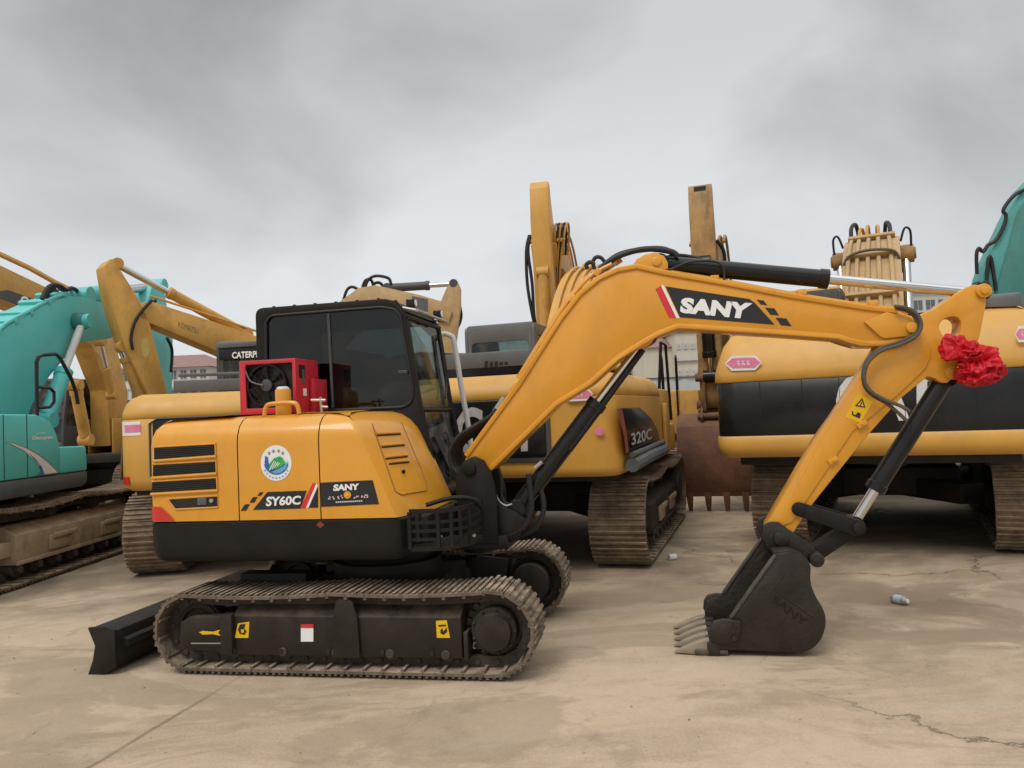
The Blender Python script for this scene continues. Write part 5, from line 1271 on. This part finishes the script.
ram(LX, LF.on(1, 86, 440, .55), LF.on(1, 75, 385, .55), .12, .9, YO, 'boom_cylinder')
mb = MB(); mb.tube([LF.on(1, a, b, .3) for a, b in [(48, 312), (50, 298), (55, 290), (62, 300)]], .04, n=8); mb.build('hydraulic_hose', HOSE, lbm)

# pale machine far behind the cab, boom level above the roof
DF = Frame(-9.2, 25.5, -4)
DX = far_machine(DF, 'distant sandy excavator showing only its boom over the black cab roof', YO, 91)
db = DF.side([(225, 440), (290, 350), (335, 305), (358, 288), (375, 285), (420, 295), (444, 302), (452, 312), (448, 323), (400, 313), (378, 316), (352, 335), (260, 440)], -.25)
dbm = big_boom(DX, db, .25, YP)
ds = DF.side([(436, 312), (447, 287), (450, 280), (456, 279), (460, 288), (460, 310), (455, 345), (450, 390), (440, 392), (440, 340)], -.16)
big_boom(DX, ds, .16, YP, 'stick')
ram(DX, DF.on(1, 388, 288, 0), DF.on(1, 454, 284, 0), .14, .62, GREYD, 'stick_cylinder', rod_r=.08)
big_bucket(DX, (ds[8][0], ds[8][1]-.05), 1.1, RUST, 1.1, 4)
for k in range(5):
    mb = MB(); q = [[(343, 302), (347, 290), (353, 287), (362, 292)], [(364, 296), (367, 282), (375, 276), (388, 278), (391, 284)], [(361, 293), (365, 281), (371, 280), (374, 288)], [(372, 290), (374, 284), (380, 283), (386, 290)], [(456, 292), (461, 312), (460, 322), (456, 330)]][k]
    mb.tube([DF.on(1, a, b, -.2+.08*k) for a, b in q], .05, n=8); mb.build('hydraulic_hose', HOSE, dbm)
flat_p = [DF.on(1, a, b, -.253) for a, b in [(412, 296), (428, 299), (428, 312), (412, 310)]]; mb = MB(); flat(mb, flat_p); mb.build('grey_patch', GREY, dbm)

# teal machine beyond the right-hand one
UF = Frame(8.6, 15.0, -12)
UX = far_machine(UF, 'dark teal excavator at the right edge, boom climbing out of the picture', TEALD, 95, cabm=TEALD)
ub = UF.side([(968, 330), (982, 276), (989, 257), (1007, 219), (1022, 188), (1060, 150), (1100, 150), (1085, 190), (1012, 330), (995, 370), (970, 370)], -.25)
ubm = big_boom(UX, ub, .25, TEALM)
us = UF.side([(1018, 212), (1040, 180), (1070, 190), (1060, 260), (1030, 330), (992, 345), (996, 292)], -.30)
mb = MB(); mb.prism(us, -.29, -.27); mb.build('boom_shade_plate', TEALD, ubm, bevel=.006)  # darker teal sheet paints in the boom's shadowed underside
for q in ([(977, 274), (976.5, 255), (979, 248), (983, 252), (988, 245), (996, 240), (1004, 225), (1006, 215), (1003, 211), (1008, 202), (1016, 194), (1024, 190)], [(986, 290), (988, 262), (991, 258), (996, 290)]):
    mb = MB(); mb.tube([UF.on(1, a, b, -.3) for a, b in q], .035, n=8, sub=3); mb.build('hydraulic_hose', HOSE, ubm)
st_ = UF.side([(1085, 150), (1110, 160), (1110, 300), (1090, 300)], -.15); big_boom(UX, st_, .15, TEALD, 'stick')

# far left, small teal one in front of the fence
VF = Frame(-17.5, 27.0, -20)
VX = far_machine(VF, 'small looking teal excavator far off at the left in front of the fence', TEAL, 97, cabm=TEALD)
vb = VF.side([(45, 420), (52, 398), (62, 388), (76, 388), (88, 400), (98, 410), (96, 415), (84, 408), (72, 402), (62, 408), (54, 425)], -.22); big_boom(VX, vb, .22, TEAL)
vs = VF.side([(92, 404), (98, 406), (101, 428), (97, 430)], -.16); big_boom(VX, vs, .16, TEAL, 'stick')
WF = Frame(-12.8, 26.2, 200)
WX = far_machine(WF, 'small looking yellow excavator in the left background under the bent boom', YO, 99)
bp_, up, lo = boom_poly((.45, 1.65), (2.6, 3.6), (5.0, 1.9), .6, 1.0, .45); big_boom(WX, bp_, .3, YO)

# ================================================================== red silk bow on the stick
BWc = MF.on(1, 972, 364, -.16)
def bow():
    mb = MB()
    def crumple(c, rad, seed, freq, amp):
        bm = bmesh.new(); bmesh.ops.create_icosphere(bm, subdivisions=6, radius=1.0)
        off = Vector((seed*3.1, seed*1.7, seed*.9))
        for v in bm.verts:
            d = v.co.normalized(); w_ = mnoise.noise_vector(d*1.3+off)*.55
            q = d*freq+w_*freq*.45+off
            f1 = 1-abs(mnoise.noise(q))*2.1
            f2 = 1-abs(mnoise.noise(q*2.1+off))*2.0
            f3 = mnoise.noise(d*1.1+off*2)
            r = 1+amp*(f1-.45)+amp*.42*(f2-.5)+.20*f3
            v.co = Vector((d.x*rad[0]*r, d.y*rad[1]*r, d.z*rad[2]*r))
        bm.verts.index_update()
        mb.add([v.co+Vector(c) for v in bm.verts], [[v.index for v in f.verts] for f in bm.faces]); bm.free()
    crumple((.035, -.03, -.01), (.115, .11, .10), 1.3, 1.6, .50)
    crumple((.105, -.02, -.045), (.07, .09, .065), 4.4, 1.6, .48)
    crumple((-.02, -.05, -.075), (.085, .085, .065), 6.1, 1.5, .50)
    crumple((-.115, -.05, .10), (.08, .065, .10), 2.7, .95, .34)
    crumple((-.04, -.07, .075), (.075, .07, .065), 8.2, 1.4, .45)
    return mb
o = bow().build('ribbon_bow', CLOTH, sharp=180)
o.location = BWc_w if False else Vector(MF.O) + Vector(MF.ax[0])*BWc.x + Vector(MF.ax[1])*BWc.y + Vector((0, 0, BWc.z)); o.rotation_euler = (0, 0, MF.yaw)
tag(o, 'crumpled red silk bow tied to the upper end of the small excavator\'s stick', 'bow')


# ================================================================== litter on the concrete
def litter(nm, label, cat, px, py, ln, r, ang, m1, m2, nozzle=True):
    g = ground(px, py); root = thing(nm, label, cat, None, None, (g[0], g[1], 0)); root.rotation_euler = (0, 0, math.radians(ang))
    mb = MB(); mb.cyl((-ln/2, 0, r), (ln/2*.7, 0, r), r, n=20); mb.cyl((ln/2*.7, 0, r), (ln/2, 0, r), r, r*.62, n=20); mb.build('can_body', m1, root, bevel=.003)
    if nozzle:
        mb = MB(); mb.cyl((ln/2, 0, r), (ln/2+.012, 0, r), r*.5, n=16); mb.build('cap', m2, root, bevel=.002)
        mb = MB(); mb.cyl((-ln*.3, 0, r), (ln*.2, 0, r), r*1.015, n=20, cap=False); mb.build('paper_label', LITL, root)
LITL = mat('can_label', (.50, .53, .60), .5, var=.2, scale=30)
litter('spray_can', 'pale grey spray can lying on the open concrete right of the bucket', 'can', 900, 604, .13, .036, -62, STEEL, WHITE)
litter('drink_can', 'silver crushed drink can beside the track of the middle excavator', 'can', 673, 560, .10, .034, 20, WHITEW, STEEL, False)
litter('paper_cup', 'small white cup lying in the light patch under the right excavator', 'cup', 880, 513, .11, .035, 5, WHITEW, WHITE, False)

# ================================================================== fence and buildings behind
FY = 31.0
fr = thing('fence', 'pale sheet metal fence with ribbed panels closing the yard', 'fence', None, None, (0, FY, 0)); fr.rotation_euler = (0, 0, math.radians(1.5))
for k in range(30):
    x0_ = -42+k*2.4; mb = MB(); pts = []
    n = 16
    for i in range(n+1):
        u_ = i/n; x = x0_+.02+u_*2.36
        pts.append((x, .02 if i % 4 in (0, 1) else -.02))
    mb.loft([[Vector((x, y, .05)) for x, y in pts], [Vector((x, y, 2.9)) for x, y in pts]]); mb.build('fence_panel', FENCE, fr, sharp=20)
    mb = MB(); mb.box((x0_-.03, .03, 0), (x0_+.03, .09, 2.95)); mb.build('fence_post', GREY, fr)
for z in (2.0, .95, 2.86):
    mb = MB(); mb.box((-42, -.055, z-.03), (30, -.022, z+.03)); mb.build('fence_rail', GREY, fr)

def building(nm, label, x0, x1, y, d, z1, wall, roof=None, rh=0., floors=3, cols=6, ww=1.2, wh=1.3, over=.5, rot=0.):
    t = thing(nm, label, 'building', None, None, ((x0+x1)/2, y, 0)); w = (x1-x0)/2; t.rotation_euler = (0, 0, math.radians(rot))
    mb = MB(); mb.box((-w, 0, 0), (w, d, z1)); mb.build('wall', wall, t)
    if roof:
        mb = MB(); e = over
        if rh: mb.add([(-w-e, -e, z1), (w+e, -e, z1), (w+e, d+e, z1), (-w-e, d+e, z1), (-w*.45, d/2, z1+rh), (w*.45, d/2, z1+rh)], [(0, 1, 5, 4), (1, 2, 5), (2, 3, 4, 5), (3, 0, 4), (3, 2, 1, 0)])
        else: mb.box((-w-e, -e, z1+.003), (w+e, d+e, z1+.4))
        mb.build('roof', roof, t)
    fh = z1/max(1, floors)
    for f_ in range(floors):
        for c in range(cols):
            x = -w+(c+.5)*2*w/cols; z = f_*fh+fh*.36
            mb = MB(); mb.box((x-ww/2, -.05, z), (x+ww/2, -.003, z+wh)); o_ = mb.build('window', CONCG, t)
            mb = MB(); mb.box((x-ww/2+.08, -.06, z+.08), (x-.03, -.052, z+wh-.08)); mb.box((x+.03, -.06, z+.08), (x+ww/2-.08, -.052, z+wh-.08)); mb.build('pane', WIN, o_)
        if f_ and floors > 2:
            mb = MB(); mb.box((-w-.1, -.14, f_*fh-.12), (w+.1, -.003, f_*fh+.10)); mb.build('floor_band', CONCG, t)
    return t
def X(px, y): d = ray(px, 400); return d[0]/d[1]*y
def Z(px, py, y): d = ray(px, py); return H + d[2]/d[1]*y
PALE = mat('apartment_render', (.60, .59, .56), .85, var=.06, scale=.4)  # wall colour lightened to carry the haze of distance
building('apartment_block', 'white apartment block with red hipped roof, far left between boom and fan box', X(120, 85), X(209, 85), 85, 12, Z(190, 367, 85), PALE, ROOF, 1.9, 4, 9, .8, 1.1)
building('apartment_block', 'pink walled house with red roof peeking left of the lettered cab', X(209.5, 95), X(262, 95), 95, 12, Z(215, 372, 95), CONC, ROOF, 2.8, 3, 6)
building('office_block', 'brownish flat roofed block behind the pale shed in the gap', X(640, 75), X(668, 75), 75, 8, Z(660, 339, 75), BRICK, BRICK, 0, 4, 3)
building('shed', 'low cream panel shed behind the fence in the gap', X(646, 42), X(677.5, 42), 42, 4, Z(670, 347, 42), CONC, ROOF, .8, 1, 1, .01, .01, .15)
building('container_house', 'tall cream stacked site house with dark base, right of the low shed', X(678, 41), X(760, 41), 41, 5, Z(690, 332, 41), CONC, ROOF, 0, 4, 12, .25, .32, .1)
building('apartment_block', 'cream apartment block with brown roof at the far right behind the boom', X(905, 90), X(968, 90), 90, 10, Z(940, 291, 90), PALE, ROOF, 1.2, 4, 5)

# ================================================================== sky, sun, ground
w_ = bpy.data.worlds.new('World'); scene.world = w_; w_.use_nodes = True; nt = w_.node_tree; L = nt.links
for n in list(nt.nodes): nt.nodes.remove(n)
out = N(nt, 'ShaderNodeOutputWorld')
SUN_EL, SUN_AZ = math.radians(52), math.radians(215)
sky = N(nt, 'ShaderNodeTexSky', sky_type='NISHITA'); sky.sun_disc = False; sky.sun_elevation = SUN_EL; sky.sun_rotation = SUN_AZ
b1 = N(nt, 'ShaderNodeBackground'); b1.inputs['Strength'].default_value = .06; L.new(sky.outputs['Color'], b1.inputs['Color'])
tc = N(nt, 'ShaderNodeTexCoord'); sp = N(nt, 'ShaderNodeSeparateXYZ'); L.new(tc.outputs['Generated'], sp.inputs['Vector'])
ad = N(nt, 'ShaderNodeMath', operation='ADD'); ad.inputs[1].default_value = .55; mz = N(nt, 'ShaderNodeMath', operation='MAXIMUM'); mz.inputs[1].default_value = 0
L.new(sp.outputs['Z'], mz.inputs[0]); L.new(mz.outputs[0], ad.inputs[0])
dx = N(nt, 'ShaderNodeMath', operation='DIVIDE'); dy = N(nt, 'ShaderNodeMath', operation='DIVIDE')
L.new(sp.outputs['X'], dx.inputs[0]); L.new(ad.outputs[0], dx.inputs[1]); L.new(sp.outputs['Y'], dy.inputs[0]); L.new(ad.outputs[0], dy.inputs[1])
cb_ = N(nt, 'ShaderNodeCombineXYZ'); L.new(dx.outputs[0], cb_.inputs['X']); L.new(dy.outputs[0], cb_.inputs['Y'])
mp = N(nt, 'ShaderNodeMapping'); mp.inputs['Rotation'].default_value = (0, 0, .35); mp.inputs['Location'].default_value = (3.1, 1.7, 0); mp.inputs['Scale'].default_value = (1.0, 1.1, 1); L.new(cb_.outputs[0], mp.inputs['Vector'])
n1 = N(nt, 'ShaderNodeTexNoise'); n1.inputs['Scale'].default_value = 1.9; n1.inputs['Detail'].default_value = 7; n1.inputs['Roughness'].default_value = .5; n1.inputs['Distortion'].default_value = .35; L.new(mp.outputs[0], n1.inputs['Vector'])
cr = N(nt, 'ShaderNodeValToRGB'); e = cr.color_ramp.elements
e[0].position = .32; e[0].color = (.42, .43, .44, 1); e[1].position = .62; e[1].color = (.80, .825, .845, 1)
e2 = cr.color_ramp.elements.new(.48); e2.color = (.635, .65, .665, 1)
L.new(n1.outputs['Fac'], cr.inputs['Fac'])
# paler haze towards the horizon
hz_ = N(nt, 'ShaderNodeMapRange'); hz_.inputs['From Min'].default_value = .06; hz_.inputs['From Max'].default_value = .36; hz_.inputs['To Min'].default_value = .80; hz_.inputs['To Max'].default_value = .0
L.new(sp.outputs['Z'], hz_.inputs['Value'])
mx = N(nt, 'ShaderNodeMix', data_type='RGBA'); L.new(hz_.outputs['Result'], mx.inputs['Factor']); L.new(cr.outputs['Color'], mx.inputs[6]); mx.inputs[7].default_value = (.78, .805, .83, 1)
dk = N(nt, 'ShaderNodeMapRange', interpolation_type='SMOOTHSTEP'); dk.inputs['From Min'].default_value = .20; dk.inputs['From Max'].default_value = .46; dk.inputs['To Min'].default_value = 1.0; dk.inputs['To Max'].default_value = .80; L.new(sp.outputs['Z'], dk.inputs['Value'])
dm = N(nt, 'ShaderNodeVectorMath', operation='SCALE'); L.new(mx.outputs[2], dm.inputs[0]); L.new(dk.outputs['Result'], dm.inputs['Scale'])
b2 = N(nt, 'ShaderNodeBackground'); L.new(dm.outputs[0], b2.inputs['Color']); zb_ = N(nt, 'ShaderNodeMapRange', interpolation_type='SMOOTHSTEP'); zb_.inputs['From Min'].default_value = .46; zb_.inputs['From Max'].default_value = .95; zb_.inputs['To Min'].default_value = 1.0; zb_.inputs['To Max'].default_value = 2.7; L.new(sp.outputs['Z'], zb_.inputs['Value']); L.new(zb_.outputs['Result'], b2.inputs['Strength'])   # an overcast sky is brightest overhead
ms = N(nt, 'ShaderNodeMixShader'); ms.inputs['Fac'].default_value = .96; L.new(b1.outputs[0], ms.inputs[1]); L.new(b2.outputs[0], ms.inputs[2]); L.new(ms.outputs[0], out.inputs['Surface'])

sd = bpy.data.lights.new('sun', 'SUN'); sd.energy = 1.5; sd.angle = math.radians(25); sd.color = (1, .95, .88)
so_ = bpy.data.objects.new('sun', sd); COL.objects.link(so_)
sdir = Vector((math.sin(SUN_AZ)*math.cos(SUN_EL), math.cos(SUN_AZ)*math.cos(SUN_EL), math.sin(SUN_EL)))
so_.rotation_euler = (-sdir).to_track_quat('-Z', 'Y').to_euler(); so_.location = sdir*60

def ground_mat():
    M = bpy.data.materials.new('dusty_concrete'); M.use_nodes = True; nt = M.node_tree; L = nt.links; b = nt.nodes['Principled BSDF']
    tc = N(nt, 'ShaderNodeTexCoord')
    def noise(sc, det, ro, vec=None, dist=0.):
        n = N(nt, 'ShaderNodeTexNoise'); n.inputs['Scale'].default_value = sc; n.inputs['Detail'].default_value = det; n.inputs['Roughness'].default_value = ro; n.inputs['Distortion'].default_value = dist
        L.new(vec or tc.outputs['Object'], n.inputs['Vector']); return n.outputs['Fac']
    def rng(v, a, b_, c, d):
        m_ = N(nt, 'ShaderNodeMapRange'); m_.inputs[1].default_value = a; m_.inputs[2].default_value = b_; m_.inputs[3].default_value = c; m_.inputs[4].default_value = d; L.new(v, m_.inputs[0]); return m_.outputs[0]
    def mix(f, a, b_):
        m_ = N(nt, 'ShaderNodeMix', data_type='RGBA')
        if f is not None: L.new(f, m_.inputs['Factor'])
        if isinstance(a, tuple): m_.inputs[6].default_value = (*a, 1)
        else: L.new(a, m_.inputs[6])
        if isinstance(b_, tuple): m_.inputs[7].default_value = (*b_, 1)
        else: L.new(b_, m_.inputs[7])
        return m_.outputs[2]
    def math_(op, a, b_=None, v=None):
        m_ = N(nt, 'ShaderNodeMath', operation=op, use_clamp=(op in ('ADD',))); L.new(a, m_.inputs[0])
        if b_ is not None: L.new(b_, m_.inputs[1])
        if v is not None: m_.inputs[1].default_value = v
        return m_.outputs[0]
    mpv = N(nt, 'ShaderNodeMapping'); mpv.inputs['Scale'].default_value = (.55, 1.2, 1); mpv.inputs['Rotation'].default_value = (0, 0, .2); L.new(tc.outputs['Object'], mpv.inputs['Vector'])
    big = noise(.35, 6, .6, mpv.outputs[0], .6)
    med = noise(1.3, 8, .68, mpv.outputs[0], .8)
    fine = noise(9, 8, .75)
    grit = noise(60, 4, .7)
    c = mix(rng(big, .36, .66, 0, 1), (.43, .323, .214), (.55, .425, .29))
    c = mix(rng(med, .46, .66, 0, .6), c, (.255, .18, .11))
    c = mix(rng(noise(.8, 7, .7, mpv.outputs[0], 1.2), .58, .72, 0, .5), c, (.52, .45, .35))
    c = mix(rng(noise(2.1, 7, .7, None, 1.5), .60, .72, 0, .55), c, (.15, .115, .085))
    c = mix(rng(fine, .35, .75, .0, .28), c, (.20, .15, .10))
    c = mix(rng(grit, .35, .75, 0, .42), c, (.60, .51, .40))
    c = mix(rng(noise(22, 6, .8), .56, .72, 0, .28), c, (.19, .145, .10))
    c = mix(rng(noise(.62, 6, .62, mpv.outputs[0], 1.0), .52, .56, 0, .42), c, (.255, .19, .125))
    c = mix(rng(noise(1.5, 7, .66, None, .9), .57, .62, 0, .28), c, (.23, .17, .115))
    # oil and wet stains below the parked rows
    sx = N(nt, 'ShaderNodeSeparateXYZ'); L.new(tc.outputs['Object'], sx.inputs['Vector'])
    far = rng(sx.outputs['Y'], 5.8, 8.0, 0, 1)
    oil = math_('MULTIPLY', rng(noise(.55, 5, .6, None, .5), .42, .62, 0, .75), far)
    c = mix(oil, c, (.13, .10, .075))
    vd = N(nt, 'ShaderNodeVectorMath', operation='DISTANCE'); L.new(tc.outputs['Object'], vd.inputs[0]); sp0 = ground(960, 610); vd.inputs[1].default_value = (sp0[0], sp0[1], 0)
    spot = math_('MULTIPLY', rng(vd.outputs['Value'], .5, 2.2, 1, 0), rng(noise(1.1, 7, .62, None, .7), .44, .52, 0, .62))
    c = mix(spot, c, (.20, .145, .092))
    # cracks
    ds = N(nt, 'ShaderNodeVectorMath', operation='ADD'); nv = N(nt, 'ShaderNodeTexNoise'); nv.inputs['Scale'].default_value = 1.1; nv.inputs['Detail'].default_value = 7; nv.inputs['Roughness'].default_value = .65
    L.new(tc.outputs['Object'], nv.inputs['Vector']); L.new(tc.outputs['Object'], ds.inputs[0])
    sb = N(nt, 'ShaderNodeVectorMath', operation='SCALE'); sb.inputs['Scale'].default_value = 1.1; L.new(nv.outputs['Color'], sb.inputs[0]); L.new(sb.outputs[0], ds.inputs[1])
    vo = N(nt, 'ShaderNodeTexVoronoi', feature='DISTANCE_TO_EDGE'); vo.inputs['Scale'].default_value = .34; L.new(ds.outputs[0], vo.inputs['Vector'])
    rt_ = rng(sx.outputs['X'], 1.2, 2.2, 0.0, 1)
    crk = math_('MULTIPLY', rng(vo.outputs['Distance'], .001, .006, 1, 0), rng(noise(.6, 3, .5), .40, .55, 0, 1))
    crk = math_('MULTIPLY', crk, rt_)
    halo = math_('MULTIPLY', rng(vo.outputs['Distance'], .0, .05, .22, 0), rng(noise(.6, 3, .5), .48, .62, 0, 1))
    halo = math_('MULTIPLY', halo, rt_)
    c = mix(halo, c, (.22, .165, .11))
    c = mix(math_('MULTIPLY', crk, v=.75), c, (.16, .12, .08))
    # one slab joint per 4.2 m, set square to the yard
    rt = N(nt, 'ShaderNodeMapping'); a0 = ground(228, 684); a1 = ground(105, 758); ang = math.atan2(a0[1]-a1[1], a0[0]-a1[0])
    rt.inputs['Rotation'].default_value = (0, 0, -ang); L.new(tc.outputs['Object'], rt.inputs['Vector'])
    rs = N(nt, 'ShaderNodeSeparateXYZ'); L.new(rt.outputs[0], rs.inputs['Vector'])
    off = -(-math.sin(ang)*a0[0] + math.cos(ang)*a0[1])
    wob = math_('MULTIPLY', noise(3, 4, .6), v=.03)
    yj = N(nt, 'ShaderNodeMath', operation='ADD'); L.new(rs.outputs['Y'], yj.inputs[0]); yj.inputs[1].default_value = off-.015+84*5
    yj2 = math_('ADD', yj.outputs[0]); 
    yj2n = N(nt, 'ShaderNodeMath', operation='ADD'); L.new(yj.outputs[0], yj2n.inputs[0]); L.new(wob, yj2n.inputs[1])
    md = N(nt, 'ShaderNodeMath', operation='PINGPONG'); L.new(yj2n.outputs[0], md.inputs[0]); md.inputs[1].default_value = 42.0
    jn = math_('MULTIPLY', rng(md.outputs[0], .004, .024, .75, 0), rng(noise(.9, 4, .6), .38, .52, .15, 1))
    c = mix(jn, c, (.15, .11, .07))
    L.new(c, b.inputs['Base Color'])
    L.new(rng(med, .3, .7, .95, .7), b.inputs['Roughness']); b.inputs['Specular IOR Level'].default_value = .25
    hgt = math_('SUBTRACT', math_('ADD', math_('MULTIPLY', fine, v=.5), math_('MULTIPLY', grit, v=.25)), crk)
    bp = N(nt, 'ShaderNodeBump'); bp.inputs['Strength'].default_value = .8; bp.inputs['Distance'].default_value = .012; L.new(hgt, bp.inputs['Height']); L.new(bp.outputs['Normal'], b.inputs['Normal'])
    return M
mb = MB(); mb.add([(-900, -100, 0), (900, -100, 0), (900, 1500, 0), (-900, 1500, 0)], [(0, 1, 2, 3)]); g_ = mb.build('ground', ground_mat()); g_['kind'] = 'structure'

# loose grit swept over the concrete: nobody could count it
rnd = random.Random(33); mb = MB()
for k in range(130):
    px, py = rnd.uniform(0, 1024), 500+260*rnd.random()**.8
    g = ground(px, py); r_ = rnd.choice((.003, .004, .006, .008, .010))*rnd.uniform(.7, 1.2)
    vs = [Vector((g[0], g[1], r_*.3))+Vector((rnd.uniform(.6, 1.2)*r_*a, rnd.uniform(.6, 1.2)*r_*b, rnd.uniform(.4, .9)*r_*c)) for a, b, c in ((1,0,0),(0,1,0),(-1,0,0),(0,-1,0),(0,0,1),(0,0,-.5))]
    mb.add(vs, [(0,1,4),(1,2,4),(2,3,4),(3,0,4),(1,0,5),(2,1,5),(3,2,5),(0,3,5)])
gr_ = mb.build('loose_grit', mat('grit', (.34, .27, .19), .9, var=.5, scale=1.5), None); gr_['kind'] = 'stuff'; gr_['label'] = 'loose grit and small stones scattered over the concrete'; gr_['category'] = 'grit'
